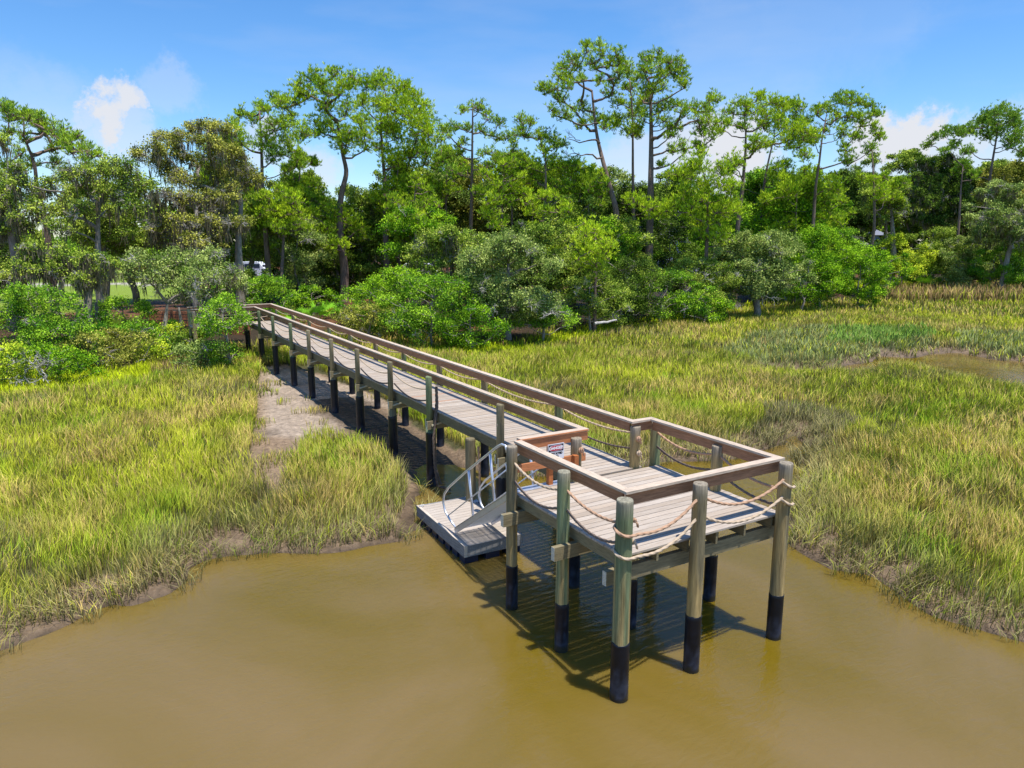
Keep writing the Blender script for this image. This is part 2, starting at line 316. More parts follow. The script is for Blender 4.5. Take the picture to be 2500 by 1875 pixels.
# ---------------------------------------------------------------- pier
DZ = 2.12; RZ = 3.06
pier = thing('pier', 'long wooden pier on black-wrapped piles ending in a railed platform over the creek', 'pier', (1.6, 0, 0))
greyw = np.array(srgb(198, 187, 174)); pinkw = np.array(srgb(188, 172, 154)); brownw = np.array(srgb(118, 92, 76)); greenp = np.array(srgb(124, 134, 98)); olivp = np.array(srgb(142, 130, 100))
def board_col():
    t = rng.random(); c = greyw * (1 - t) + pinkw * t
    return c * (.86 + .24 * rng.random())
def deck(x0, x1, y0, y1, name, g=.018):
    mb = MB(); bw = .151 - g; y = y0
    while y + bw <= y1 + .02:
        c = board_col()
        if rng.random() < .03: c = np.array(srgb(192, 156, 132))
        e0 = rng.random() * .012; e1 = rng.random() * .012
        mb.box(x0 - e0, x1 + e1, y, y + bw, DZ - .030, DZ + rng.random() * .004, c); y += bw + g
    return mb.build(name, M_deck, pier)
deck(-.02, 3.28, .0, 3.08, 'platform_deck', .0125)
deck(1.45, 2.93, 3.10, 34.6, 'walkway_deck')
deck(-1.6, 1.44, 33.1, 34.6, 'landing_deck')
# pile positions
LY = [5.97, 9.8, 12.6, 15.6, 18.5, 21.6, 24.5, 27.9, 31.0, 34.6]
RY = [6.1, 9.76, 12.7, 15.6, 18.4, 21.4, 24.4, 27.7, 30.8, 34.7]
def pile(x, y, top, r, sleeve, flat=0, gz=-.6):
    c = greenp * (.8 + .35 * rng.random()) * (1 - .0) if rng.random() < .6 else olivp * (.8 + .3 * rng.random())
    mb = MB()
    if flat == 0:
        prof = [(gz, r * 1.04)] + [(z_, r * (1.03 - .02 * z_)) for z_ in np.arange(.7, top - .05, .12)] + [(top - .02, r * .97), (top, r * .9)]
        # weathering: sun-bleached tan low down, green preservative higher, grey crown
        tanp = np.array(srgb(186, 158, 104)); cc = []
        for z_, _r in prof:
            for q in range(18):
                k_ = np.clip(.42 + .7 * (1.75 - z_) + 1.5 * (vnoise(q * .55 + x * 3, z_ * 1.1, 1, 900) - .5) * 2, 0, .9)
                k2 = np.clip((z_ - top + .25) * 4, 0, .7); cq = c * (1 - k_) + tanp * k_; cc.append(cq * (1 - k2) + np.array(srgb(160, 148, 132)) * k2)
        mb.lathe(x, y, prof, 18, c=np.array(cc), wob=.012)
    else:   # notched above the beam: the inner side is cut flat, only a D shaped tongue rises
        zc = 1.66
        mb.lathe(x, y, [(gz, r * 1.04), (zc, r)], 18, c=c, wob=.012)
        a = np.linspace(-pi * .5, pi * .5, 10) if flat > 0 else np.linspace(pi * .5, pi * 1.5, 10)
        px = x + r * np.cos(a) - .015 * flat; py = y + r * np.sin(a) * .86
        k = len(a); cc = np.clip(c * 1.15, 0, 1)
        V = [[px[i], py[i], z] for z in (zc - .02, top - .02) for i in range(k)] + [[x + (px[i] - x) * .93, y + (py[i] - y) * .93, top + (.015 if i % 2 else 0)] for i in range(k)]
        q = [[l * k + i, l * k + (i + 1) % k, (l + 1) * k + (i + 1) % k, (l + 1) * k + i] for l in range(2) for i in range(k)]
        mb.add(V, q, c=cc, polys=[[2 * k + i for i in range(k)], list(range(k))[::-1]])
        # sawn inner stub of the pole
    o = mb.build('pile', M_pile, pier, smooth=False)
    for pgon in o.data.polygons: pgon.use_smooth = abs(pgon.normal.z) < .5
    sp = [(-.6, r * 1.09)] + [(z_, r * 1.09) for z_ in np.arange(-.1, sleeve - .03, .06)] + [(sleeve - .01, r * 1.09), (sleeve, r * 1.05)]; sc2 = []
    for z_, _r in sp:
        for q in range(18):
            n_ = vnoise(q * .9 + x * 5, z_ * 9 + y, 1, 950); k_ = np.clip(1.15 - z_ / .42 + (n_ - .5) * 1.3, 0, 1) * .8
            sc2.append(np.array([.005, .007, .014]) * (1 - k_) + np.array([.045, .055, .085]) * k_ if z_ > .05 + .05 * n_ else np.array([.03, .028, .02]))
    s_ = MB(); s_.lathe(x, y, sp, 18, c=np.array(sc2)); rag = (rng.random(18) - .5) * .035; s_.v[-1][-18:, 2] += rag; s_.v[-1][-36:-18, 2] += rag
    so_ = s_.build('pile_wrap', M_sleeve, o)
    for pgon in so_.data.polygons: pgon.use_smooth = abs(pgon.normal.z) < .5
    return o
ROOTLOC_PARENT = ROOTLOC['pier']
# sub-parts hang under parts: same world frame
_old = MB.build
def _build(s, name, mat_, parent=None, smooth=False, label=None):
    o = _old(s, name, mat_, parent, smooth, label)
    if parent is not None and parent.type == 'MESH': o.matrix_parent_inverse = Matrix.Identity(4)
    return o
MB.build = _build
for (x, y, t, r, sl_) in [(-.14, -.14, 3.03, .122, .90), (1.27, -.14, 3.02, .112, .93), (3.13, -.14, 3.04, .112, .80),
                          (-.14, 1.34, 3.02, .104, .82), (-.14, 2.93, 3.03, .100, .84)]:
    pile(x, y, t, r, sl_)
for (x, y, t) in [(1.27, 1.34, 2.06), (3.17, 1.36, 2.95), (3.36, 3.2, 2.95), (2.80, 3.16, 2.95), (1.30, 3.04, 2.95)]:
    pile(x, y, t, .105, .9)
for i, y in enumerate(LY): pile(1.37, y, 3.0, .125, [1.35, 1.5, 1.36, 1.41, 1.5, 1.5, 1.53, 1.67, 1.64, 1.6][i], flat=-1)
for i, y in enumerate(RY): pile(2.98, y, 2.93, .11, [1.35, 1.5, 1.4, 1.41, 1.5, 1.5, 1.53, 1.6, 1.64, 1.6][i], flat=1)
for x in (-1.5,):
    pile(x, 34.75, 2.95, .1, 1.5); pile(x, 33.0, 2.95, .1, 1.5)
# beams, joists, fascia
def beamx(x0, x1, y, z0, z1, th, name='cross_beam', c=None):
    mb = MB(); mb.box(x0, x1, y - th / 2, y + th / 2, z0, z1, c=c if c is not None else olivp * .95)
    mb.box(x0 - .003, x0, y - th / 2 + .002, y + th / 2 - .002, z0 + .002, z1 - .002, c=srgb(205, 198, 180))
    return mb.build(name, M_railx, pier)
for y, x0, x1 in ((-.02 + .16, -.24, 3.36), (1.2, -.42, 3.3), (1.48, -.06, 3.3), (2.78, -.42, 3.4), (3.05, -.12, 3.4)):
    beamx(x0, x1, y, 1.66, 1.88, .09)
for i, y in enumerate(LY[:-1]):
    for dy in (-.155, .155): beamx(1.2 if dy < 0 else 1.3, 3.12, y + dy, 1.62, 1.84, .045)
mb = MB()
for k, x in enumerate((.02, .62, 1.22, 1.82, 2.44, 3.06, 3.24)):
    mb.box(x, x + .04, .02, 3.06, 1.885, DZ - .038, c=olivp * (.8 + .3 * rng.random()))
mb.build('platform_joists', M_raily, pier)
mb = MB()
for x0 in (1.47, 2.17, 2.87):
    mb.box(x0, x0 + .042, 3.08, 34.5, 1.845, DZ - .038, c=olivp * (.62 + .15 * rng.random()))
mb.build('walkway_joists', M_raily, pier)
# short kicker braces seen at the beams
for y in LY[1:8]:
    mb = MB(); mb.beam((1.32, y - .2, 1.72), (1.62, y - .2, 1.78), .04, .04, c=srgb(205, 196, 170)); mb.build('brace', M_railx, pier)
# rails
capc = np.array(srgb(200, 180, 158)); facec = np.array(srgb(164, 122, 92))
def railY(x, y0, y1, side, name='rail'):
    """side = +1: posts on +x side of the rail"""
    mb = MB(); n = max(1, int(round((y1 - y0) / 4.9))); ys = np.linspace(y0, y1, n + 1)
    for a, b_ in zip(ys[:-1], ys[1:]):
        k = .88 + .24 * rng.random()
        mb.box(x - .07, x + .07, a + .003, b_ - .003, RZ - .038, RZ, c=capc * k)
        mb.box(x - .019, x + .019, a + .003, b_ - .003, RZ - .225, RZ - .039, c=facec * k)
    return mb.build(name, M_raily, pier)
def railX(y, x0, x1, name='rail', c1=None, c2=None, h=.185):
    mb = MB(); mb.box(x0, x1, y - .07, y + .07, RZ - .037, RZ + .001, c=capc if c1 is None else c1)
    mb.box(x0 + .05, x1 - .05, y - .019, y + .019, RZ - .04 - h, RZ - .04, c=facec if c2 is None else c2)
    return mb.build(name, M_railx, pier)
railY(.07, .141, 3.1, -1); railY(3.2, .141, 3.105, 1); railX(.07, 0, 3.27); railX(3.176, 2.67, 3.27)
railY(2.74, 3.248, 34.63, 1); railY(1.56, 3.242, 33.1, -1)
railX(34.7, -1.6, 2.81); railX(33.17, -1.6, 1.63)
# posts-side blocks that hold the right rail (the pale strip beside each post)
for y in RY[:-1] + [3.2]:
    mb = MB(); mb.box(2.95 + (y == 3.2) * .42, 3.03 + (y == 3.2) * .42, y + .1, y + .14, 1.7, 2.84, c=srgb(176, 164, 132)); mb.build('rail_block', M_pile, pier)
# barrier of new orange lumber across the gangway opening
og = np.array(srgb(192, 126, 84)); og2 = np.array(srgb(174, 106, 62))
mb = MB(); mb.box(.141, 1.63, 3.10, 3.24, RZ - .036, RZ + .004, c=capc); mb.box(.05, 1.60, 3.075, 3.099, RZ - .02, RZ + .002, c=og)
mb.box(.05, 1.60, 3.10, 3.138, RZ - .2, RZ - .04, c=og); mb.build('gate_top_rail', M_orange, pier, label='orange top board across the gangway opening')
mb = MB(); mb.box(-.03, 1.48, 2.985, 3.025, 2.50, 2.64, c=og); mb.build('gate_lower_rail', M_orange, pier, label='orange lower board across the gangway opening')
mb = MB(); mb.box(.70, .79, 3.03, 3.12, 1.95, 2.85, c=og2); mb.build('gate_post', M_orange, pier, label='short orange upright of the gangway barrier')
mb = MB(); mb.box(1.16, 1.25, 2.88, 2.98, 2.38, 2.66, c=og2); mb.build('gate_block', M_orange, pier)

# ---- rope runs
tan = np.array(srgb(186, 150, 122)); pale = np.array(srgb(196, 174, 148)); dkr = np.array(srgb(120, 104, 92))
def rope_mb(mb, P, r, fine=True, c=None, pitch=.13):
    P = np.asarray(P, float)
    seg = np.linalg.norm(np.diff(P, axis=0), axis=1); s = np.concatenate([[0], np.cumsum(seg)])
    n = int(s[-1] / (.012 if fine else .12)) + 2; t = np.linspace(0, s[-1], n)
    Q = np.stack([np.interp(t, s, P[:, i]) for i in range(3)], 1)
    if len(P) > 3:   # smooth
        for _ in range(3): Q[1:-1] = (Q[:-2] + Q[1:-1] * 2 + Q[2:]) / 4
    T = np.gradient(Q, axis=0); T /= np.linalg.norm(T, axis=1)[:, None]
    ref = np.array([0, 0, 1.0]) if abs(T[n // 2][2]) < .8 else np.array([1.0, 0, 0])
    N_ = ref - T * (T @ ref)[:, None]; N_ /= np.linalg.norm(N_, axis=1)[:, None]; B = np.cross(T, N_)
    k = 12 if fine else 6; a = np.arange(k) * 2 * pi / k
    ph = t * 2 * pi / pitch / 3 if fine else t * 0
    lob = (1 + (.20 * np.cos(3 * (a[None] - ph[:, None])) if fine else 0 * a[None])) * r
    if not fine: lob = np.broadcast_to(lob, (n, k))
    V = Q[:, None] + lob[..., None] * (np.cos(a)[None, :, None] * N_[:, None] + np.sin(a)[None, :, None] * B[:, None])
    cc = (tan if c is None else np.array(c))
    sh = np.repeat(cc[None], n * k, 0)
    i = np.arange(n - 1)[:, None] * k; j = np.arange(k)[None]; j2 = (j + 1) % k
    mb.add(V.reshape(-1, 3), np.stack([i + j, i + j2, i + k + j2, i + k + j], -1).reshape(-1, 4), c=sh, polys=[list(range(k))[::-1], [(n - 1) * k + x for x in range(k)]])
def sag(a, b_, h, n=14):
    a = np.array(a, float); b_ = np.array(b_, float); t = np.linspace(0, 1, n)[:, None]
    P = a * (1 - t) + b_ * t; P[:, 2] -= (4 * h * t * (1 - t))[:, 0]; return P
def rope(P, r=.019, fine=True, c=None):
    mb = MB(); rope_mb(mb, P, r, fine, c); return mb.build('rope', M_rope, pier, smooth=True)
R0 = .021
for zu, zl in ((2.72, 2.42),):
    rope(sag((-.13, 2.86, 2.74), (-.13, 1.42, 2.70), .13), R0, c=pale); rope(sag((-.13, 2.86, 2.42), (-.13, 1.42, 2.40), .17), R0, c=dkr * 1.2)
    rope(sag((-.13, 1.26, 2.73), (-.16, -.02, 2.66), .09), R0, c=tan); rope(sag((-.13, 1.26, 2.42), (-.16, -.02, 2.36), .13), R0, c=dkr * 1.2)
    for z, z2 in ((2.58, 2.80), (2.25, 2.50)):
        P = [(-.16, -.01, z + .06), (-.27, -.08, z + .05), (-.285, -.17, z + .01), (-.22, -.27, z - .03), (-.12, -.29, z - .04), (0, -.26, z - .05)]
        P += [tuple(q) for q in sag((.05, -.25, z - .05), (1.2, -.17, z2), .14)[1:]]
        rope(P, R0, c=tan if z > 2.4 else pale)
    for z in (2.79, 2.50):
        rope(list(sag((1.33, -.17, z), (3.02, -.2, z + .0), .23)), R0, c=tan if z > 2.6 else pale)
        rope([(2.98, -.2, z - .02), (3.06, -.262, z - .09), (3.14, -.275, z - .13), (3.25, -.24, z - .15), (3.28, -.2, z - .155)], R0, c=pale)
        rope(sag((3.12, -.06, z - .2), (3.17, 1.28, z - .02), .1), R0, c=tan if z > 2.6 else dkr)
        rope(sag((3.17, 1.44, z - .02), (3.33, 3.1, z - .03), .13), R0, c=tan if z > 2.6 else dkr)
# knots at posts
def knot(x, y, z, r=.045, c=tan):
    mb = MB()
    for k in range(3):
        a = np.linspace(0, 2 * pi, 16); ax = k * 2.1
        P = np.stack([x + r * np.cos(a) * cos(ax), y + r * np.cos(a) * sin(ax), z + r * np.sin(a) * (.8 + .15 * k)], 1); rope_mb(mb, P, .017, True, c)
    rope_mb(mb, [(x, y, z), (x + .03, y - .03, z - .05), (x + .05, y - .02, z - .1)], .016, True, c)
    return mb.build('rope_knot', M_rope, pier, smooth=True)
knot(2.78, 3.03, 2.72); knot(2.80, 3.03, 2.43, c=pale); knot(1.32, 2.91, 2.74); knot(-.01, -.2, 2.72, .022); knot(-.01, -.2, 2.40, .022, pale)
for i in range(len(RY)):
    y0 = 3.26 if i == 0 else RY[i - 1] + .1; y1 = RY[i] - .1; fine = i < 2
    rope(sag((2.93, y0, 2.77), (2.93, y1, 2.77), .12), .019, fine, pale)
    rope(sag((2.93, y0, 2.45), (2.93, y1, 2.45), .15), .019, fine, dkr)
for i in range(1, len(LY)):
    y0, y1 = LY[i - 1] + .1, LY[i] - .1
    if i >= 2: rope(sag((1.42, y0, 2.66), (1.42, y1, 2.66), .16), .02, False, pale if i > 3 else pale); rope(sag((1.42, y0, 2.36), (1.42, y1, 2.36), .2), .022, False, dkr)
for z in (2.7, 2.4): rope(sag((1.3, 33.1, z), (-1.5, 33.1, z), .18), .018, False, pale); rope(sag((2.8, 34.75, z), (-1.5, 34.75, z), .18), .018, False, pale)

# mooring line hanging from the walkway
t = thing('mooring_rope', 'thick dark rope looped over the walkway side and hanging down to the mud', 'rope', (1.45, 9.75, .1))
mb = MB(); rope_mb(mb, [(1.50, 9.66, 2.75), (1.49, 9.60, 2.3), (1.42, 9.5, 2.0), (1.28, 9.45, 1.4), (1.30, 9.42, .6), (1.35, 9.36, .12), (1.6, 9.1, .05)], .03, True, dkr * .8)
mb.build('hanging_line', M_rope, t, smooth=True)
mb = MB(); rope_mb(mb, [(1.52, 9.72, 2.72), (1.50, 9.68, 2.3), (1.42, 9.62, 1.9), (1.36, 9.58, 1.2), (1.40, 9.56, .5), (1.5, 9.5, .1)], .03, True, dkr * .9)
mb.build('hanging_line', M_rope, t, smooth=True)

# short guide pile with rope behind the floating dock
t = thing('guide_pile', 'short cut-off pile with a knotted rope behind the floating dock', 'pile', (1.28, 7.3, 0))
mb = MB(); mb.lathe(1.28, 7.3, [(-.5, .13), (1.9, .12), (1.93, .11)], 16, c=olivp * .8); mb.build('post', M_pile, t, smooth=False)
mb = MB(); rope_mb(mb, [(1.40, 7.12, 1.75), (1.42, 7.1, 1.2), (1.41, 7.1, .5)], .025, True, tan); mb.build('hanging_line', M_rope, t, smooth=True)

# ---------------------------------------------------------------- danger sign
SX, SZ = .66, 2.66
t = thing('danger_sign', 'small white and red danger sign fixed to the orange barrier', 'sign', (.78, 3.0, 2.6))
mb = MB(); mb.box(.62, .97, 2.955, 2.962, 2.64, 2.93, c=srgb(225, 225, 230)); mb.build('panel', M_plain, t)
mb = MB(); mb.box(.635, .955, 2.9535, 2.955, 2.785, 2.915, c=srgb(20, 16, 22)); mb.build('black_band', M_plain, t)
a = np.linspace(0, 2 * pi, 29)[:-1]
mb = MB(); mb.add(np.stack([.795 + .152 * np.sign(np.cos(a)) * np.abs(np.cos(a)) ** .6, a * 0 + 2.952, 2.85 + .055 * np.sign(np.sin(a)) * np.abs(np.sin(a)) ** .8], 1), polys=[list(range(28))], c=srgb(225, 225, 230)); mb.build('oval_rim', M_plain, t)
mb = MB(); mb.add(np.stack([.795 + .144 * np.sign(np.cos(a)) * np.abs(np.cos(a)) ** .6, a * 0 + 2.9505, 2.85 + .048 * np.sign(np.sin(a)) * np.abs(np.sin(a)) ** .8], 1), polys=[list(range(28))], c=srgb(200, 20, 50)); mb.build('red_oval', M_plain, t)
def text(body, size, loc, colr, name, parent, bold=.004):
    cu = bpy.data.curves.new(name, 'FONT'); cu.body = body; cu.size = size; cu.align_x = 'CENTER'; cu.align_y = 'CENTER'; cu.offset = bold
    o = bpy.data.objects.new(name + '_tmp', cu); COL.objects.link(o)
    dg = bpy.context.evaluated_depsgraph_get(); me = bpy.data.meshes.new_from_object(o.evaluated_get(dg)); bpy.data.objects.remove(o)
    n = len(me.vertices); co = np.zeros(n * 3, np.float32); me.vertices.foreach_get('co', co); co = co.reshape(-1, 3)
    V = np.stack([loc[0] + co[:, 0], np.full(n, loc[1]), loc[2] + co[:, 1]], 1)
    mb = MB(); mb.add(V, polys=[list(p_.vertices) for p_ in me.polygons], c=colr); return mb.build(name, M_plain, parent)
text('DANGER', .072, (.795, 2.949, 2.85), srgb(240, 240, 240), 'lettering', t)
text('RESTRICTED', .05, (.795, 2.9535, 2.745), srgb(12, 12, 16), 'lettering', t)
text('AREA', .05, (.795, 2.9535, 2.688), srgb(12, 12, 16), 'lettering', t)
mb = MB(); mb.tube([(.93, 2.99, 2.68), (.955, 2.99, 2.6), (.95, 2.99, 2.5), (.90, 3.0, 2.46)], .014, 6, c=srgb(190, 195, 205)); mb.build('strap', M_plain, t)

# ---------------------------------------------------------------- floating dock
fl = thing('floating_dock', 'small square floating dock with pale plank top below the gangway', 'floating dock', (.5, 6.3, 0))
fz = .40; f0 = np.array([-.09, 4.93]); fu = np.array([.995, -.03]); fv = np.array([.08, 2.66]); fv = fv / np.linalg.norm(fv); fu = np.array([fv[1], -fv[0]])
def FM(): return (np.array([[fu[0], fv[0], 0], [fu[1], fv[1], 0], [0, 0, 1]]), np.array([f0[0], f0[1], 0]))
FWd, FL = 1.36, 2.66
mb = MB(); y = .05
while y < FL - .1:
    mb.box(.05, FWd - .05, y, y + .135, fz - .03, fz - .002, c=greyw * (.95 + .15 * rng.random()), M=FM()); y += .145
mb.build('plank_top', M_deck, fl)
mb = MB(); gf = np.array(srgb(150, 148, 146)); cf = np.array(srgb(205, 190, 172))
mb.box(0, .045, 0, FL, fz - .24, fz + .004, c=gf * .8, M=FM()); mb.box(FWd - .045, FWd, 0, FL, fz - .24, fz + .004, c=gf, M=FM())
mb.box(.046, FWd - .046, 0, .045, fz - .24, fz + .002, c=gf * .8, M=FM()); mb.box(.046, FWd - .046, FL - .045, FL, fz - .24, fz + .002, c=gf, M=FM())
mb.box(0.002, .06, 0, FL, fz + .004, fz + .012, c=cf, M=FM()); mb.box(-.004, .07, -.004, 0, fz - .235, fz + .01, c=cf, M=FM())
mb.build('frame', M_raily, fl)
for j, (xa, xb) in enumerate(((.03, .34), (.52, .84), (1.02, 1.33))):
    for i in range(7):
        mb = MB(); ya = .06 + i * .37; mb.box(xa, xb, ya, ya + .25, -.15, fz - .241, M=FM()); mb.build('float_drum', M_tank, fl)
mb = MB()
for q in ((.05, FL - .12), (FWd - .12, FL - .1)):
    mb.box(q[0] - .02, q[0] + .1, q[1] - .012, q[1] + .012, fz + .03, fz + .05, c=srgb(215, 215, 215), M=FM()); mb.box(q[0] + .02, q[0] + .06, q[1] - .012, q[1] + .012, fz, fz + .03, c=srgb(215, 215, 215), M=FM())
mb.build('cleat', M_plain, fl)
mb = MB(); mb.box(FWd + .02, FWd + .09, 2.2, 2.5, fz - .1, fz - .02, c=srgb(60, 70, 110), M=FM()); mb.beam((1.3, 7.35, .42), (1.34, 7.1, .40), .1, .03, c=srgb(200, 205, 215)); mb.build('pile_bracket', M_plain, fl)

# ---------------------------------------------------------------- gangway
gw = thing('gangway', 'sloping aluminium gangway with tube handrails leading down to the floating dock', 'gangway', (.5, 5.6, .4))
g0, g1 = np.array([5.62, .47]), np.array([3.12, 2.10])   # (y, z) low and high end
def GP(x, s, h=0.0):
    d = g1 - g0; L_ = np.hypot(*d); d = d / L_; n = np.array([-d[1], d[0]]) * -1; n = n if n[1] > 0 else -n
    q = g0 + d * s * L_ + n * h; return (x, q[0], q[1])
GL = float(np.hypot(*(g1 - g0)))
for x in (.05, .93):
    mb = MB(); mb.beam(GP(x, 0), GP(x, 1), .045, .10); mb.beam(GP(x, .02, .06), GP(x, 1, .06), .07, .012); mb.build('side_beam', M_alu, gw)
    mb = MB(); mb.tube([GP(x, .02, .05), GP(x, -.05, .30), GP(x, -.09, .50), GP(x, -.085, .70), GP(x, -.03, .84), GP(x, .08, .90), GP(x, .4, .93), GP(x, .93, .93), GP(x, 1.0, .91), GP(x, 1.04, .84), GP(x, 1.03, .72)], .024, 10)
    mb.tube([GP(x, -.06, .38), GP(x, 1.0, .45)], .014, 8)
    for s_ in (.36, .72): mb.tube([GP(x, s_ - .02, .04), GP(x, s_ + .1, .91)], .026, 10)
    mb.build('handrail', M_alu, gw, smooth=True)
mb = MB()
for k in range(int(GL / .085)):
    s_ = (k + .5) * .085 / GL; mb.beam(GP(.07, s_, .03), GP(.91, s_, .03), .034, .035)
for x in np.arange(.11, .9, .13): mb.beam(GP(x, 0, .035), GP(x, 1, .035), .014, .02)
mb.build('grating', M_alu, gw)
mb = MB(); mb.beam((.0, 3.10, 2.135), (1.0, 3.10, 2.135), .2, .012, c=(1, 1, 1)); mb.build('hinge_plate', M_alu, gw)

# ---------------------------------------------------------------- marsh grass
YF = [[(-9.77, 30.6), (-9, 33.2), (-7, 32.7), (-4.3, 34), (-4.4, 28.9), (-6.1, 27.6), (-8.1, 27.2), (-12, 26)], [(9, 29.7), (12, 30.8), (15.6, 29.8), (21.9, 33.3), (32.5, 38.8), (45.8, 45.4), (55.3, 46), (47.3, 39.1), (36.9, 36.2), (24.8, 31.7), (17.7, 28.5), (11.2, 27)], [(78, 50), (104, 46), (125, 42), (125, 52), (95, 62), (80, 57)]]
BR = [[(-4.6, 29), (-.2, 30.9), (.9, 34.4), (0, 37.8), (-2.7, 36.5)], [(64, 37.5), (78, 47.6), (103.5, 43), (120, 40), (115, 25), (75, 30)]]
GG = [[(30.7, 25.5), (39, 26.2), (42.9, 21), (38, 16.8), (33, 17.2), (30, 16.5), (25.5, 15.8), (23.1, 16.5), (24, 21)], [(38.2, 16), (37.5, 13), (39, 10.5), (44, 8), (52, 14), (45, 20)]]
BG = [[(40, 25.6), (46, 22), (40.7, 18.6), (34.8, 18.5), (32, 21)]]
GRY = [[(15.2, 10.5), (17, 10.2), (16.4, 7.6), (14.3, 6.3), (11, 4.5), (10, 5), (12, 7.8)]]
g = MB()
def grass_bin(r0, r1, dens, wd, hmul, seed):
    r_ = np.random.default_rng(seed); ang = radians(50)
    n = int(dens * ang * (r1 ** 2 - r0 ** 2)); rr = np.sqrt(r_.random(n) * (r1 ** 2 - r0 ** 2) + r0 ** 2); th = (r_.random(n) * 2 - 1) * ang
    x = CAM[0] + rr * (FW[0] * np.cos(th) + RT[0] * np.sin(th)); y = CAM[1] + rr * (FW[1] * np.cos(th) + RT[1] * np.sin(th))
    z, d, f, mu_ = ground_z(x, y)
    clump = fnoise(x, y, .55, 200, 2); big = fnoise(x, y, 5.5, 210); big2 = fnoise(x, y, 2.2, 220); big3 = fnoise(x, y, 11, 230)
    keep = (z > .045) & (f > -1.0) & (~mu_) & (clump + .28 * r_.random(n) > .44 + .10 * np.clip(1 - d / .5, 0, 1))
    under_ = (x > .95) & (x < 3.3) & (y > 3) & (y < 29)
    keep &= ~under_ | (r_.random(n) < .02)
    mudtuft = mu_ & (fnoise(x, y, 1.0, 260) > .585) & (r_.random(n) < .55) & (z > .06) & ~((x > 1.1) & (x < 3.2))
    edge = (d > -.35) & (d <= .06) & (clump > .50) & (r_.random(n) < .5)
    keep |= mudtuft | (edge & (~under_))
    x, y, z, d, f, clump, big, big2, big3 = [q[keep] for q in (x, y, z, d, f, clump, big, big2, big3)]; z = np.maximum(z, -.03)
    mt = mudtuft[keep]; n = len(x)
    # colours
    yg = np.array(srgb(202, 206, 66)); ol = np.array(srgb(166, 176, 62)); ta = np.array(srgb(216, 188, 124)); gn = np.array(srgb(150, 182, 52)); gr = np.array(srgb(170, 160, 122)); br = np.array(srgb(170, 142, 106)); yf = np.array(srgb(206, 220, 44)); gg = np.array(srgb(162, 170, 118)); bg_ = np.array(srgb(142, 176, 84))
    rnd = r_.random(n)
    t1 = np.clip((big - .30) * 3 + (rnd - .5) * .7, 0, 1)[:, None]; c = ol * (1 - t1) + yg * t1
    t2 = (np.clip((big2 - .45) * 4.0, 0, 1) * (r_.random(n) < .62) + (r_.random(n) < .16))[:, None].clip(0, 1); c = c * (1 - t2) + ta * t2
    t3 = (np.clip((fnoise(x, y, 1.8, 240) - .62) * 6, 0, 1) * (r_.random(n) < .55))[:, None]; c = c * (1 - t3) + gn * t3
    t4 = (np.clip(1.25 - d / 1.2, 0, 1) * (r_.random(n) < .75))[:, None]; c = c * (1 - t4 * .85) + gr * t4 * .85
    t5 = (np.clip((fnoise(x, y, 2.8, 250) - .63) * 7, 0, 1) * (r_.random(n) < .45))[:, None]; c = c * (1 - t5) + (gr * .7) * t5
    for polys, cc, pr in ((BR, br, .75), (YF, yf, .92), (GG, gg, .7), (BG, bg_, .85), (GRY, gr * .8, .85)):
        for P in polys:
            mk = (inpoly(x + (big2 - .5) * 2, y + (big - .5) * 2, P) & (r_.random(n) < pr))[:, None]; c = np.where(mk, cc * (.85 + .3 * rnd[:, None]), c)
    c = c * (.62 + .66 * r_.random(n))[:, None] * (.66 + .68 * fnoise(x, y, .5, 300, 2))[:, None]
    h = (.34 + .30 * r_.random(n) ** .8) * (.72 + .55 * clump + .3 * (big2 - .5)) * hmul
    h *= np.where(mt, .6, 1) * np.where(d < .5, .82, 1)
    for P in BR[1:]: h = np.where(inpoly(x, y, P), h * 2.3, h)
    h = np.where(inpoly(x, y, YF[0]) | inpoly(x, y, YF[1]), h * .8, h)
    wob = fnoise(x, y, 3, 280) * 4 * pi; az = wob + (r_.random(n) - .5) * 4.4; lean = (.07 + .36 * r_.random(n) ** 1.6) + .25 * (d < .4)
    dirx, diry = np.cos(az) * lean, np.sin(az) * lean
    # blade faces toward a random heading
    fa = r_.random(n) * 2 * pi; wx, wy = np.cos(fa) * wd * .5, np.sin(fa) * wd * .5
    wj = .7 + .6 * r_.random(n); wx = wx * wj; wy = wy * wj
    z = z - .03
    b0 = np.stack([x - wx * .7, y - wy * .7, z], 1); b1 = np.stack([x + wx * .7, y + wy * .7, z], 1)
    mx, my, mz = x + dirx * h * .35, y + diry * h * .35, z + h * .58
    m0 = np.stack([mx - wx, my - wy, mz], 1); m1 = np.stack([mx + wx, my + wy, mz], 1)
    tp = np.stack([x + dirx * h * 1.25, y + diry * h * 1.25, z + h * (1 - .28 * lean)], 1)
    V = np.stack([b0, b1, m0, m1, tp], 1).reshape(-1, 3)
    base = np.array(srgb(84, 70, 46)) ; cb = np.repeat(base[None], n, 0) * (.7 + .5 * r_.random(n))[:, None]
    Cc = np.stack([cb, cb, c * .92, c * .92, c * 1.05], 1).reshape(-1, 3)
    o = np.arange(n)[:, None] * 5
    g.add(V, o + np.array([[0, 1, 3, 2]]), o + np.array([[2, 3, 4]]), c=Cc)
for i, a_ in enumerate([(8, 13, 800, .0095, 1.0), (13, 19, 520, .013, 1.0), (19, 28, 300, .018, 1.0), (28, 42, 150, .026, 1.02), (42, 70, 55, .042, 1.08), (70, 135, 14, .08, 1.2)]):
    grass_bin(*a_, seed=400 + i)
tag(g.build('marsh_grass', M_grass), 'dense yellow-green salt marsh grass covering both banks of the creek', 'grass', kind='stuff')
print('grass verts', g.n)

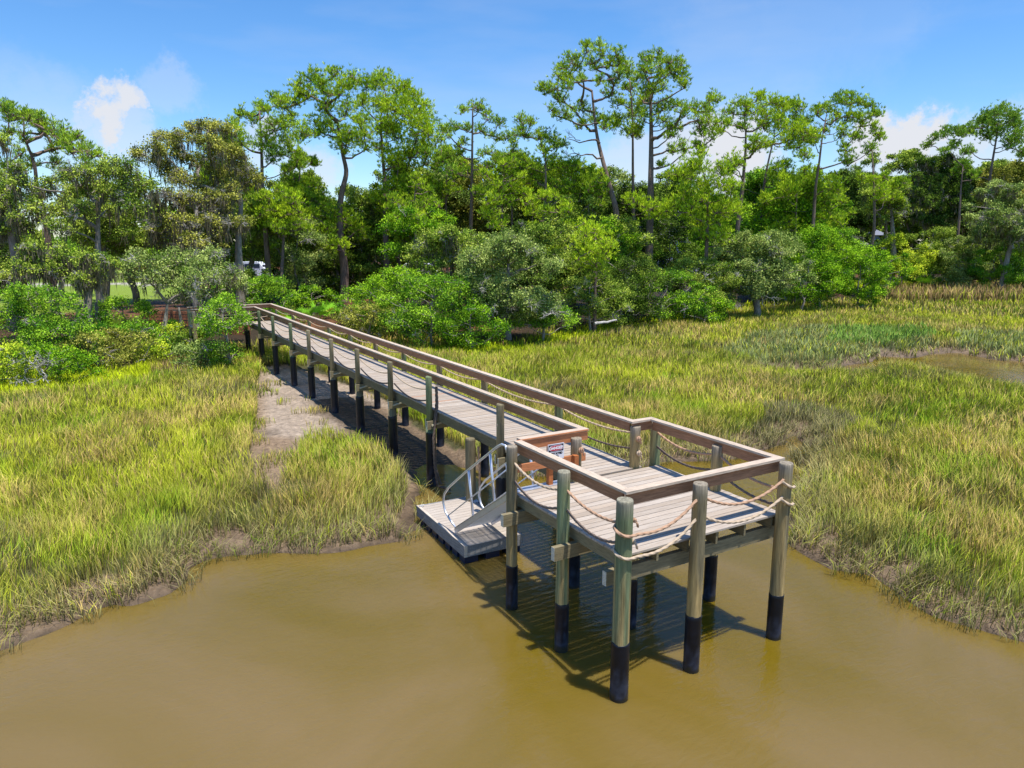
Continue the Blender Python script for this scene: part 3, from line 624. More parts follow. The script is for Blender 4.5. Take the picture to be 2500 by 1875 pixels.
# ---------------------------------------------------------------- vegetation builders
def gz1(x, y): return float(ground_z(np.array([x]), np.array([y]))[0][0])
def unit(n, r_):
    v = r_.normal(size=(n, 3)); return v / np.linalg.norm(v, axis=1)[:, None]
def tufts(mb, P, A, k, ln, wd, C_, r_):
    """needle bursts: k thin triangles per tuft"""
    n = len(P); P = np.repeat(P, k, 0); A = np.repeat(A, k, 0); C_ = np.repeat(C_, k, 0) * (.4 + 1.05 * r_.random(n * k))[:, None]
    D_ = A * 1.15 + unit(n * k, r_) * .78; D_ /= np.linalg.norm(D_, axis=1)[:, None]
    L_ = ln * (.6 + .6 * r_.random(n * k))[:, None]
    S_ = np.cross(D_, unit(n * k, r_)); S_ /= np.linalg.norm(S_, axis=1)[:, None] + 1e-9
    V = np.stack([P + S_ * wd * .35, P + D_ * L_ * .62 + S_ * wd * .5, P + D_ * L_, P + D_ * L_ * .62 - S_ * wd * .5], 1).reshape(-1, 3)
    mb.add(V, np.arange(n * k * 4).reshape(-1, 4), c=np.repeat(C_, 4, 0))
def leaves(mb, P, s, C_, r_, up=.45):
    n = len(P); Nn = unit(n, r_) + np.array([0, 0, up]); Nn /= np.linalg.norm(Nn, axis=1)[:, None]
    a = np.cross(Nn, unit(n, r_)); a /= np.linalg.norm(a, axis=1)[:, None] + 1e-9; b_ = np.cross(Nn, a)
    s1 = s * (.6 + .8 * r_.random(n))[:, None]; s2 = s1 * (.45 + .35 * r_.random(n))[:, None]
    V = np.stack([P - a * s1 * .5, P + b_ * s2 * .5, P + a * s1 * .5, P - b_ * s2 * .5], 1).reshape(-1, 3)
    mb.add(V, np.arange(n * 4).reshape(-1, 4), c=np.repeat(C_, 4, 0))
def curve(a, b_, n, r_, wig=.12, lift=.0):
    a = np.array(a, float); b_ = np.array(b_, float); t = np.linspace(0, 1, n)[:, None]; L_ = np.linalg.norm(b_ - a)
    P = a * (1 - t) + b_ * t; w_ = np.cumsum(r_.normal(size=(n, 3)), axis=0) * wig * L_ / n; w_ -= w_[0] + (w_[-1] - w_[0]) * t
    P = P + w_; P[:, 2] += lift * L_ * np.sin(pi * t[:, 0]); return P
def skeleton(mb, trunk, nodes, r_, rad0, bark, tip=.018, lift=-.08):
    """limbs from trunk polyline to clump centres, branching through nearer clumps"""
    T = np.asarray(trunk); seg = []
    for i in range(len(T) - 1):
        for t in np.linspace(0, 1, 5)[:-1]: seg.append(T[i] * (1 - t) + T[i + 1] * t)
    seg.append(T[-1]); seg = np.array(seg); ns = len(seg); start = max(1, int(ns * .3))
    P = [seg[i] for i in range(ns)]; par = [-1] * ns; isT = [True] * ns
    dist = [np.min(np.linalg.norm(seg[start:] - c, axis=1)) for c in nodes]; order = np.argsort(dist); loc = {}
    for i in order:
        c = nodes[i]; best, bj = 1e9, ns - 1
        for j in range(start, len(P)):
            q = P[j]; dd_ = np.linalg.norm(c - q); h = np.hypot(*(c - q)[:2])
            cost = dd_ + max(0, q[2] - c[2]) * 1.6 + abs((c[2] - q[2]) - .4 * h) * .35 + (0 if isT[j] else .35)
            if cost < best and dd_ > .15: best, bj = cost, j
        P.append(c); par.append(bj); isT.append(False); loc[i] = len(P) - 1
    cnt = [0] * len(P)
    for k in range(len(P) - 1, ns - 1, -1):
        cnt[k] += 1; j = par[k]
        if j >= ns: cnt[j] += cnt[k]
    for k in range(ns, len(P)):
        L_ = np.linalg.norm(P[k] - P[par[k]]); r1 = min(rad0 * .42, .018 + .016 * math.sqrt(cnt[k]) * (rad0 / .3)); r0 = r1 * 1.3
        mb.tube(curve(P[par[k]], P[k], 6, r_, .2, lift if isT[par[k]] else 0), np.linspace(r0, r1 * .7, 6), 5, c=bark * (.8 + .4 * r_.random()))
    return loc
def ell(n, r_, bias=.35, lo=-.35):
    """points in a flattened lobe, biased to the shell and the upper side"""
    U_ = unit(n * 2, r_); U_ = U_[U_[:, 2] > lo - .6 * r_.random(len(U_)) ** 2][:n]
    if len(U_) < n: U_ = np.concatenate([U_, unit(n - len(U_), r_)])
    return U_ * (r_.random(n) ** bias)[:, None]
def trunk_of(pts, d, r0, mb, r_, bark, sides=9, flare=1.35):
    T = np.array([at(u, v, d) for u, v in pts]); g0_ = T[0].copy(); gz = gz1(g0_[0], g0_[1]) - .2
    if T[0][2] > gz + .3: T = np.vstack([[[g0_[0], g0_[1], gz]], T])
    else: T[0][2] = gz
    off = np.cumsum(r_.normal(size=(len(T), 1)) * .25, axis=0); off[0] = 0; T = T + off * FW[None]
    s_ = np.concatenate([[0], np.cumsum(np.linalg.norm(np.diff(T, axis=0), axis=1))]); n = max(8, len(T) * 4); t = np.linspace(0, s_[-1], n)
    Q = np.stack([np.interp(t, s_, T[:, i]) for i in range(3)], 1)
    for _ in range(2): Q[1:-1] = (Q[:-2] + 2 * Q[1:-1] + Q[2:]) / 4
    R_ = r0 * (1 - .78 * (t / s_[-1]) ** 1.1); R_[0] *= flare
    cc = np.array([bark * (.85 + .3 * r_.random()) for _ in range(n)])
    mb.tube(Q, R_, sides, c=cc); return Q
TREES = []
PB = np.array(srgb(132, 112, 100)); OB = np.array(srgb(150, 140, 128)); DEAD = np.array(srgb(206, 198, 188))
def pine(name, label, pts, d, clumps, r0=.27, tone=(0, 0), seed=1, dens=44, low=None, cat='pine tree', dead=None, spread=2.6, group=None):
    r_ = np.random.default_rng(seed); B = at(pts[0][0], pts[0][1], d); gz = gz1(B[0], B[1])
    t = thing(name, label, cat, (B[0], B[1], gz), group)
    tb = MB(); Q = trunk_of(pts, d, r0, tb, r_, PB)
    lb = MB(); fb = MB()
    cen = []; rad = []
    for (u, v, r) in clumps:
        dq = d + r_.uniform(-1, 1) * spread; cen.append(at(u, v, dq)); rad.append(r * d / FPX * 1.06)
        for _ in range(2):
            an = r_.uniform(0, 2 * pi); cen.append(at(u + cos(an) * r * .75, v + sin(an) * r * .75, dq + r_.uniform(-.7, .7))); rad.append(r * d / FPX * r_.uniform(.45, .8))
    skeleton(lb, Q, cen, r_, r0, PB * .95)
    ca = np.array(srgb(104, 140, 28)); cb = np.array(srgb(182, 202, 48)); cy = np.array(srgb(116, 150, 80))
    for c, R in zip(cen, rad):
        n = int(dens * R * R * 1.9) + 8; E_ = ell(n, r_, .6); W_ = E_ * np.array([R, R, R * .74]); P = c + W_ + r_.normal(size=(n, 3)) * (.1 + .17 * R)
        A_ = W_ / (np.linalg.norm(W_, axis=1)[:, None] + .05) * .5 + np.array([0, 0, .75]); A_ /= np.linalg.norm(A_, axis=1)[:, None]
        mx = np.clip(.35 + tone[0] + .25 * r_.normal() + .25 * r_.normal(size=n), 0, 1)[:, None]
        K = ca * (1 - mx) + cb * mx; m2 = np.clip(tone[1] + .15 * r_.normal(size=n), 0, 1)[:, None]; K = K * (1 - m2) + cy * m2
        tufts(fb, P, A_, 9, .20 + .0019 * d, .014 + .0005 * d, K, r_)
        for k in range(min(12, n)):
            lb.tube(curve(c, P[r_.integers(n)], 4, r_, .3), np.linspace(.028, .012, 4), 3, c=PB * .9, cap=False)
    for (a, b_) in dead or []:
        pa = at(a[0], a[1], d); pb = at(b_[0], b_[1], d - .5)
        lb.tube(curve(pa, pb, 7, r_, .3), np.linspace(.09, .02, 7), 5, c=PB * 1.1)
        bare(lb, pb * .6 + pa * .4, pb - pa, np.linalg.norm(pb - pa) * .5, .03, 2, r_, PB * 1.1)
    tb.build('trunk', M_bark, t, smooth=True); lb.build('branches', M_bark, t); fb.build('crown', M_needle, t)
    TREES.append(t); return t
def bare(mb, p, dr, L_, r, lv, r_, c):
    dr = np.array(dr, float); dr /= np.linalg.norm(dr) + 1e-9; e = p + dr * L_
    P = curve(p, e, 5, r_, .55); mb.tube(P, np.linspace(r, r * .45, 5), 4, c=c * (.85 + .3 * r_.random()), cap=False)
    if lv > 0:
        for k in range(r_.integers(3, 5)):
            t = r_.uniform(.3, 1); q = P[int(t * 4)]; nd = dr + unit(1, r_)[0] * .95; bare(mb, q, nd, L_ * r_.uniform(.45, .75), r * .55, lv - 1, r_, c)
PAL = dict(oak=((80, 108, 34), (166, 180, 78)), grey=((90, 114, 52), (166, 178, 104)), bush=((74, 118, 32), (150, 184, 54)), cedar=((66, 110, 24), (148, 184, 42)), dark=((46, 68, 26), (112, 136, 52)), yel=((128, 150, 40), (204, 214, 66)), olive=((96, 104, 40), (176, 174, 86)))
def broad(name, label, base, d, clumps, tone='oak', seed=1, r0=.25, pts=None, cov=1.0, moss=0, deadn=0, cat='tree', group=None, spread=2.0, trunks=None, leafs=1.0, low=None):
    """broadleaf tree or shrub from clumps (u, v, r in photo pixels)"""
    r_ = np.random.default_rng(seed); B = at(base, 700, d); gz = gz1(B[0], B[1])
    t = thing(name, label, cat, (B[0], B[1], gz), group)
    tb = MB(); tops = pts or [(base, 700), (base, min(c[1] for c in clumps) * .5 + np.mean([c[1] for c in clumps]) * .5)]
    bk = OB
    if pts is None:
        top = at(tops[1][0], tops[1][1], d); T = curve((B[0], B[1], gz - .2), top, 8, r_, .25); tb.tube(T, np.linspace(r0 * 1.2, r0 * .3, 8), 8, c=bk); Q = T
    else: Q = trunk_of(pts, d, r0, tb, r_, bk)
    for tp in trunks or []: trunk_of(tp, d + r_.uniform(-.5, .5), r0 * .8, tb, r_, bk)
    cen = []; rad = []
    for (u, v, r) in clumps:
        dq = d + r_.uniform(-1, 1) * spread; cen.append(at(u, v, dq)); rad.append(r * d / FPX * 1.12)
        if cat == 'oak tree':
            for _ in range(2):
                an = r_.uniform(-pi, pi * .2); cen.append(at(u + cos(an) * r * 1.0, v + sin(an) * r * .9, dq + r_.uniform(-.8, .8))); rad.append(r * d / FPX * r_.uniform(.4, .75))
    lb = MB(); skeleton(lb, Q, cen, r_, r0, bk, lift=.05)
    fb = MB(); ca, cb = [np.array(srgb(*q)) for q in PAL[tone]]; s = (.056 + .0012 * d) * leafs
    ms = MB() if moss else None; db = MB() if deadn else None
    for c, R in zip(cen, rad):
        nt = int(cov * 27 * R * R) + 7; E_ = ell(nt, r_, .42); P = c + E_ * np.array([R, R, R * .78]) + r_.normal(size=(nt, 3)) * .08 * R
        k = 29; Pl = np.repeat(P, k, 0) + r_.normal(size=(nt * k, 3)) * np.array([.17, .17, .12]) * (1 + R * .1)
        mx = np.clip(.4 + .22 * r_.normal() + np.repeat(.22 * r_.normal(size=nt), k) + .22 * r_.normal(size=nt * k), 0, 1)[:, None]
        leaves(fb, Pl, s, (ca * (1 - mx) + cb * mx) * (.55 + .95 * r_.random((nt * k, 1))), r_)
        for q in range(min(6, nt)): lb.tube(curve(c, P[r_.integers(nt)], 4, r_, .4), np.linspace(.03, .012, 4), 3, c=bk * (.8 + .4 * r_.random()), cap=False)
        if moss:
            nm = int(moss * 6 * R) + 1; a = r_.random(nm) * 2 * pi; rr = R * np.sqrt(r_.random(nm))
            x0 = c[0] + rr * np.cos(a); y0 = c[1] + rr * np.sin(a); z0 = c[2] - R * .3 + R * .3 * r_.normal(size=nm); Lm = (.35 + 1.1 * r_.random(nm) ** 2)
            for q in range(nm):
                for j in range(6):
                    o = r_.normal(size=3) * .07; w_ = .014 + .022 * r_.random(); fa = r_.random() * pi; l2 = Lm[q] * r_.uniform(.5, 1)
                    wx, wy = cos(fa) * w_, sin(fa) * w_; X0, Y0, Z0 = x0[q] + o[0], y0[q] + o[1], z0[q] + o[2]; sx, sy = r_.normal(size=2) * .06
                    cm = np.array(srgb(132, 124, 100)) * (.55 + .6 * r_.random())
                    ms.add([(X0 - wx * .6, Y0 - wy * .6, Z0), (X0 + wx * .6, Y0 + wy * .6, Z0), (X0 + wx + sx, Y0 + wy + sy, Z0 - l2 * .5), (X0 - wx + sx, Y0 - wy + sy, Z0 - l2 * .5), (X0 + sx * 2, Y0 + sy * 2, Z0 - l2)], [[0, 3, 2, 1]], [[3, 4, 2]], c=cm)
    for q in range(deadn):
        i = r_.integers(len(cen)); c = cen[i]; R = rad[i]; dr = unit(1, r_)[0] * np.array([1, 1, .5]) - FW * .8 + np.array([0, 0, .1]); bare(db, c - np.array([0, 0, R * .2]), dr, R * r_.uniform(.9, 1.5), .032, 3, r_, DEAD * r_.uniform(.6, 1))
    tb.build('trunk', M_bark, t, smooth=True); lb.build('branches', M_bark, t); fb.build('crown', M_leaf, t)
    if moss and ms.n: ms.build('hanging_moss', M_moss, t)['kind'] = 'stuff'
    if deadn and db.n: db.build('dead_branches', M_bark, t)
    TREES.append(t); return t
def Zf(ox, oy, k, pts): return [(ox + p[0] / k, oy + p[1] / k) + ((p[2] / k,) if len(p) > 2 else ()) for p in pts]
def palmetto(u, v, d, seed, label, s=1.0, group='palmettos beside the walkway'):
    r_ = np.random.default_rng(seed); B = at(u, v, d); gz = gz1(B[0], B[1]); B[2] = gz
    t = thing('saw_palmetto', label, 'palmetto', tuple(B), group); mb = MB(); sb = MB()
    for k in range(13):
        a = r_.random() * 2 * pi; el = r_.uniform(.5, 1.35); L_ = r_.uniform(.5, 1.1) * s
        dr = np.array([cos(a) * cos(el), sin(a) * cos(el), sin(el)]); c = B + dr * L_; sb.tube([B, B + dr * L_ * .5, c], [.02, .015, .01], 4, c=srgb(120, 140, 50), cap=False)
        sd = np.cross(dr, [0, 0, 1]); sd /= np.linalg.norm(sd); nn = np.cross(sd, dr); col = np.array(srgb(110, 158, 44)) * r_.uniform(.7, 1.3) if r_.random() < .75 else np.array(srgb(178, 180, 80))
        for j in np.linspace(-1.35, 1.35, 13):
            f = dr * cos(j) + sd * sin(j); l = .55 * s * (1 - .15 * abs(j)); p2 = c + f * l + np.array([0, 0, -.08 * s]) + nn * r_.normal() * .05; w_ = np.cross(f, nn) * .028 * s
            mb.add([c, c + f * l * .5 + w_, p2, c + f * l * .5 - w_], [[0, 1, 2, 3]], c=col * r_.uniform(.85, 1.15))
    mb.build('fronds', M_leaf, t); sb.build('stalks', M_bark, t)
def auto(u, vtop, hw, vb, seed, n=None, rr=(.26, .42)):
    """irregular set of clumps filling a crown vtop..vb of half width hw"""
    r_ = np.random.default_rng(seed); H_ = (vb - vtop) / 2; n = n or int(9 + hw * H_ / 420); out = []
    for k in range(n):
        for _ in range(20):
            x, y = r_.uniform(-1, 1), r_.uniform(-1, 1)
            if x * x * (1.15 if y < 0 else .8) + y * y * (1 if y < 0 else .6) < 1: break
        r = r_.uniform(*rr) * min(hw, H_); out.append((u + x * (hw - r * .6), (vtop + vb) / 2 + y * (H_ - r * .55), r))
    out.append((u + r_.uniform(-.2, .2) * hw, vtop + .25 * min(hw, H_), .25 * min(hw, H_)))
    for k in range(int(n * .9)):   # small outlying sprays
        an = r_.uniform(-pi, 0) if r_.random() < .75 else r_.uniform(0, pi); q = r_.uniform(.85, 1.12)
        out.append((u + cos(an) * hw * q, (vtop + vb) / 2 + sin(an) * H_ * q * .95, r_.uniform(.09, .17) * min(hw, H_)))
    return out
MARKS = [(-200, 'far left moss oak'), (150, 'dark-trunked oak'), (330, 'tall olive oak'), (480, 'half-bare mossy oak'), (630, 'low spreading pine'), (740, 'forked pine'), (860, 'thick pinkish pine trunk'), (960, 'round-topped pine'), (1060, 'feathery shoreline shrubs'), (1155, 'slim see-through pine'), (1240, 'bare-twigged grey oak'), (1340, 'short lopsided pine'), (1420, 'young yellow-green pine'), (1500, 'leaning tallest pine'), (1580, 'tall straight pine'), (1680, 'long-limbed pine branch'), (1810, 'flat-crowned pine'), (1900, 'silvery edge oak'), (1990, 'airy pine'), (2075, 'pale blue house'), (2170, 'stout pale trunk'), (2290, 'dark frond-hung oak'), (2400, 'umbrella pine'), (2490, 'wind-bent right-edge oak')]
ADJ = dict(oak='olive-green', grey='grey-green', bush='bright green', cedar='deep green', dark='very dark green', yel='yellow-green', olive='brownish-green')
def near(u):
    m_ = min(MARKS, key=lambda q: abs(q[0] - u)); return ('left of the ' if u < m_[0] - 14 else 'right of the ' if u > m_[0] + 14 else 'in line with the ') + m_[1]
# ---------------------------------------------------------------- tall pines
z2 = lambda p: Zf(500, 150, 2.765, p); z3 = lambda p: Zf(1150, 80, 2.765, p); z4 = lambda p: Zf(1650, 100, 2.592, p); za = lambda p: Zf(0, 200, 3.16, p)
pine('pine_tree', 'broad forked pine with a thick pinkish trunk beside the walkway end', z2([(935, 1620), (932, 1400), (905, 1200), (900, 1000), (920, 870), (955, 740), (925, 640), (905, 520), (890, 400)]), 62,
     z2([(870, 110, 65), (720, 130, 70), (620, 170, 50), (800, 200, 70), (930, 180, 70), (1000, 150, 60), (700, 240, 70), (600, 260, 50), (760, 430, 80), (860, 470, 80), (980, 480, 80), (650, 470, 70), (560, 400, 55), (500, 300, 55), (480, 240, 35), (1080, 540, 75), (950, 570, 70), (820, 330, 60), (960, 330, 60), (1060, 420, 60), (860, 1040, 95), (970, 1100, 95), (800, 1160, 70), (900, 1240, 70), (1050, 1170, 55), (760, 960, 80), (700, 1010, 60)]), .42, (.15, 0), 11)
pine('pine_tree', 'round-topped dense pine just right of the forked pine', z2([(1225, 1360), (1215, 1200), (1210, 950), (1200, 760), (1190, 640), (1180, 400)]), 66,
     z2([(1100, 170, 65), (1200, 160, 75), (1300, 200, 75), (1380, 270, 80), (1450, 330, 75), (1480, 440, 75), (1400, 430, 90), (1280, 340, 95), (1160, 290, 80), (1060, 300, 60), (1180, 450, 80), (1300, 520, 80), (1420, 560, 75), (1250, 680, 75), (1380, 700, 85), (1490, 600, 55), (1300, 850, 85), (1430, 870, 90), (1200, 600, 60), (1520, 480, 40), (1350, 620, 60), (1180, 940, 60), (1400, 960, 80), (1250, 980, 70)]), .34, (.25, 0), 12, dens=52)
pine('pine_tree', 'lower spreading pine left of the forked pine', z2([(400, 900), (385, 590), (378, 420), (360, 330)]), 58,
     z2([(360, 310, 45), (250, 370, 45), (210, 430, 35), (320, 400, 45), (430, 330, 45), (520, 270, 35), (470, 470, 70), (380, 560, 75), (250, 560, 75), (120, 580, 75), (200, 500, 60), (560, 560, 70), (630, 660, 70), (500, 620, 70), (560, 440, 50), (400, 1000, 90), (330, 940, 70), (450, 1060, 70), (60, 560, 60)]), .26, (.1, .1), 13)
pine('pine_tree', 'slim see-through pine standing alone against the sky', z2([(1795, 1140), (1805, 900), (1810, 650), (1815, 300)]), 62,
     z2([(1830, 310, 42), (1740, 350, 34), (1900, 370, 36), (1980, 430, 36), (1690, 440, 36), (1870, 470, 36), (1960, 530, 42), (2060, 530, 42), (2090, 590, 36), (1740, 560, 34), (1640, 480, 45), (1600, 450, 40), (1900, 620, 45), (1690, 640, 55), (1600, 640, 60), (1680, 740, 60), (1980, 680, 50), (1780, 450, 26), (1800, 740, 40), (1560, 560, 55), (1590, 740, 70), (1530, 650, 60)]), .22, (.05, .25), 14, dens=36)
pine('pine_tree', 'short lopsided pine left of the tallest pines', z3([(490, 1220), (505, 1050), (500, 900), (500, 800)]), 60,
     z3([(340, 605, 40), (390, 600, 34), (320, 670, 34), (380, 710, 25), (470, 720, 52), (540, 720, 52), (600, 760, 46), (500, 790, 42), (400, 900, 75), (300, 890, 75), (560, 900, 75), (670, 900, 75), (700, 1000, 75), (800, 1020, 65), (620, 1040, 75), (440, 1000, 60), (220, 900, 70), (180, 1000, 70), (600, 1100, 60)]), .22, (.15, .1), 15)
pine('pine_tree', 'tallest leaning pine with an open umbrella crown', z3([(985, 1200), (950, 1080), (905, 900), (870, 740), (850, 640), (835, 480), (825, 380)]), 60,
     z3([(680, 180, 46), (780, 130, 50), (880, 120, 52), (980, 160, 50), (620, 230, 40), (590, 290, 34), (720, 230, 40), (830, 210, 42), (940, 220, 42), (1030, 210, 42), (470, 385, 40), (550, 395, 44), (650, 375, 46), (590, 460, 44), (570, 535, 36), (640, 550, 38), (740, 520, 50), (830, 575, 55), (900, 610, 50), (745, 625, 30), (930, 400, 38), (980, 330, 38), (1010, 280, 36), (740, 310, 26), (660, 290, 24), (860, 330, 26)]), .34, (.12, .12), 16, dens=42, dead=[(z3([(870, 745)])[0], z3([(650, 715)])[0]), (z3([(885, 845)])[0], z3([(660, 820)])[0])])
pine('pine_tree', 'thin pole-like pine between the two tallest pines', z3([(1100, 1400), (1098, 1100), (1090, 900), (1085, 750), (1080, 500), (1060, 330)]), 63,
     z3([(1060, 260, 46), (1120, 300, 50), (1080, 380, 50), (1000, 460, 46), (1120, 470, 50), (1010, 600, 52), (1060, 680, 50), (1120, 620, 46), (960, 640, 46), (1090, 560, 40), (1120, 680, 36)]), .2, (.2, .05), 17)
pine('pine_tree', 'tall straight pine with a long right-hand limb', z3([(1195, 1500), (1205, 1250), (1205, 1000), (1215, 850), (1220, 650), (1215, 450), (1200, 300)]), 61,
     z3([(1180, 190, 40), (1260, 175, 46), (1340, 205, 46), (1420, 225, 40), (1430, 300, 40), (1370, 285, 44), (1280, 265, 50), (1190, 270, 46), (1440, 350, 30), (1200, 370, 56), (1290, 360, 44), (1160, 450, 52), (1260, 500, 60), (1360, 500, 60), (1420, 540, 46), (1300, 600, 52), (1370, 640, 40), (1170, 560, 40), (1500, 510, 40), (1530, 590, 42), (1640, 460, 40), (1590, 530, 42), (1610, 605, 45), (1640, 690, 42), (1545, 680, 42), (1340, 700, 34), (1350, 790, 30), (1290, 880, 26), (1440, 780, 42), (1550, 770, 42), (1630, 440, 28)]), .4, (.12, .12), 18, dens=42)
pine('pine_tree', 'wide flat-crowned pine right of the tall pair', z4([(395, 1150), (420, 1000), (430, 850), (450, 680), (440, 560)]), 66,
     z4([(420, 400, 42), (510, 380, 52), (600, 390, 50), (350, 440, 38), (300, 520, 38), (480, 460, 60), (580, 470, 60), (680, 450, 50), (650, 550, 60), (750, 560, 55), (820, 580, 50), (540, 640, 60), (700, 640, 60), (790, 640, 50), (480, 700, 38), (830, 740, 40), (370, 760, 50), (420, 540, 36), (280, 580, 28), (330, 800, 45), (560, 560, 45), (880, 600, 34)]), .32, (.3, .05), 19, dens=50)
pine('pine_tree', 'darker pine standing behind the flat-crowned pine', z4([(540, 1150), (570, 900), (600, 750), (640, 600)]), 74,
     z4([(690, 400, 45), (760, 440, 52), (800, 500, 50), (840, 620, 50), (620, 820, 52), (750, 880, 52), (660, 900, 45), (820, 850, 50), (700, 800, 36), (860, 930, 50), (780, 980, 60), (680, 1000, 60)]), .26, (.05, .1), 20)
pine('pine_tree', 'airy pine with a rising crown, last of the middle group', z4([(900, 870), (915, 750), (930, 640), (960, 500)]), 70,
     z4([(890, 450, 36), (950, 420, 40), (1030, 390, 48), (1110, 370, 50), (1190, 410, 50), (1240, 470, 46), (1260, 560, 38), (1280, 620, 36), (1180, 510, 46), (1090, 480, 46), (1010, 500, 46), (930, 560, 30), (1060, 590, 42), (1160, 620, 42), (1230, 690, 36), (1080, 700, 45), (880, 640, 38), (1010, 900, 60), (1080, 760, 40)]), .24, (.1, .1), 21)
pine('pine_tree', 'blue-green umbrella pine near the right edge', z4([(1930, 1140), (1945, 950), (1965, 780), (2000, 640), (2005, 540)]), 96,
     z4([(2050, 450, 50), (2110, 470, 50), (1970, 470, 42), (1920, 520, 42), (2150, 530, 48), (1850, 580, 44), (1780, 590, 40), (1710, 580, 32), (1960, 600, 50), (2050, 590, 44), (2170, 600, 50), (1760, 670, 34), (1850, 700, 34), (2110, 650, 40), (1820, 780, 30), (2010, 520, 40), (2190, 700, 40)]), .34, (0, .45), 22)
pine('pine_tree', 'arching pine at the far left edge with a domed needle canopy', za([(340, 1080), (310, 950), (300, 800), (310, 680), (270, 480)]), 47,
     za([(110, 300, 50), (220, 300, 50), (310, 340, 50), (450, 440, 50), (540, 480, 45), (180, 420, 40), (420, 620, 50), (100, 260, 48), (180, 255, 50), (270, 280, 55), (350, 320, 58), (420, 370, 55), (500, 400, 55), (570, 440, 52), (630, 490, 50), (700, 540, 45), (750, 575, 32), (50, 400, 44), (50, 180, 40), (20, 230, 50), (420, 520, 40), (560, 550, 45), (650, 630, 45), (250, 640, 50), (60, 640, 60), (150, 560, 46), (330, 400, 36)]), .3, (.05, .2), 23)
pine('pine_tree', 'bright young pine mass below the flat-crowned pine', z3([(1600, 1450), (1600, 1200), (1600, 1000)]), 57,
     z3([(1400, 960, 80), (1550, 920, 85), (1690, 960, 80), (1450, 1080, 85), (1600, 1080, 85), (1740, 1090, 80), (1330, 1200, 70), (1480, 1230, 80), (1650, 1220, 85), (1750, 1210, 70), (1120, 1150, 70), (1220, 1190, 70), (1560, 1330, 70), (1700, 1360, 70), (1540, 820, 40)]), .24, (.35, 0), 24, dens=50)
pine('pine_tree', 'small yellow-green young pine in the middle of the thicket', z3([(840, 1640), (840, 1400)]), 49,
     z3([(800, 1320, 65), (880, 1390, 70), (760, 1420, 70), (850, 1490, 70), (790, 1560, 60), (920, 1450, 50), (740, 1500, 50), (860, 1600, 60)]), .16, (.55, 0), 25, dens=60)
pine('pine_tree', 'bare-trunked pine with small bright tufts beside the blue house', z4([(1225, 1180), (1228, 930), (1232, 800), (1235, 680)]), 84,
     z4([(1300, 960, 45), (1250, 900, 34), (1360, 940, 40), (1320, 880, 30), (1400, 1000, 45), (1290, 1010, 40), (1180, 870, 30), (1440, 900, 40)]), .24, (.3, .05), 26)
pine('pine_tree', 'slender reddish pine trunk with a sparse top near the right edge', z4([(1810, 1130), (1825, 950), (1832, 790)]), 92,
     z4([(1640, 620, 30), (1590, 660, 26), (1830, 780, 30), (1780, 830, 32), (1880, 850, 30), (1700, 700, 26)]), .24, (0, .3), 27)
for (u, vt, hw, vb, d, sd, tn, lab) in [(1225, 395, 60, 560, 59, 51, (.2, 0), 'bushy young pine just right of the slim see-through pine'), (1440, 420, 60, 580, 62, 52, (.1, .1), 'bushy pine crown behind the leaning tall pine'), (1940, 430, 75, 640, 72, 53, (.35, 0), 'bright bushy pine right of the flat-crowned pine'),
        (690, 455, 60, 620, 56, 54, (.25, 0), 'bushy pine left of the forked pine trunk'), (1010, 440, 60, 620, 60, 55, (.2, .1), 'bushy pine filling the space under the round-topped pine'), (1330, 470, 60, 640, 56, 56, (.35, 0), 'bright bushy pine above the small young pine'), (1090, 370, 50, 480, 66, 58, (.2, .05), 'pine top left of the slim see-through pine, partly behind it'), (1250, 375, 50, 480, 65, 59, (.2, 0), 'flat pine top between slim pine and short lopsided pine'), (1400, 400, 62, 500, 64, 60, (.15, .05), 'pine top in front of the leaning trunk'), (535, 340, 50, 470, 60, 61, (.1, .1), 'pine top poking out of the tall olive oak'), (735, 375, 45, 490, 64, 62, (.2, .05), 'pine top behind the forked trunk, left side'), (1985, 420, 60, 530, 76, 63, (.3, .05), 'yellow-green pine top right of the flat-crowned pine'),
        (2030, 470, 55, 620, 78, 57, (.15, .1), 'bushy pine left of the blue house')]:
    pine('pine_tree', lab, [(u, vb + 60), (u, vb), (u + 4, vt + 30)], d, [(x_, y_, r_c) for x_, y_, r_c in auto(u, vt, hw, vb, sd, 12, rr=(.25, .36))], .18, tn, sd, dens=46)
# ---------------------------------------------------------------- live oaks
broad('oak_tree', 'grey-limbed oak hung with moss behind the left bushes', 240, 44, za([(480, 750, 85), (600, 720, 80), (750, 700, 80), (880, 690, 70), (1000, 710, 85), (560, 850, 90), (700, 850, 85), (850, 830, 85), (1000, 850, 85), (480, 1000, 80), (620, 1000, 70), (900, 1000, 70), (450, 1110, 70), (1100, 800, 75), (1060, 960, 75), (330, 800, 60), (230, 880, 60), (120, 780, 60), (80, 900, 60)]), 'oak', 31, .34, pts=za([(760, 1500), (745, 1150), (770, 950)]), moss=1.6, deadn=34, spread=2.4, cov=1.5, cat='oak tree')
broad('oak_tree', 'tall olive oak with ragged top left of the pines', 560, 50, za([(1080, 570, 50), (1180, 500, 65), (1280, 430, 65), (1400, 450, 60), (1480, 390, 60), (1600, 350, 62), (1700, 370, 66), (1600, 460, 75), (1350, 550, 75), (1200, 620, 70), (1300, 700, 75), (1480, 600, 70), (1640, 590, 75), (1780, 540, 70), (1850, 640, 75), (1700, 710, 80), (1930, 720, 75), (1400, 760, 70), (1540, 800, 60), (1750, 850, 70)]), 'olive', 32, .36, pts=za([(1820, 1250), (1830, 1050), (1850, 900), (1780, 750)]), moss=1.6, deadn=34, cov=1.2, cat='oak tree')
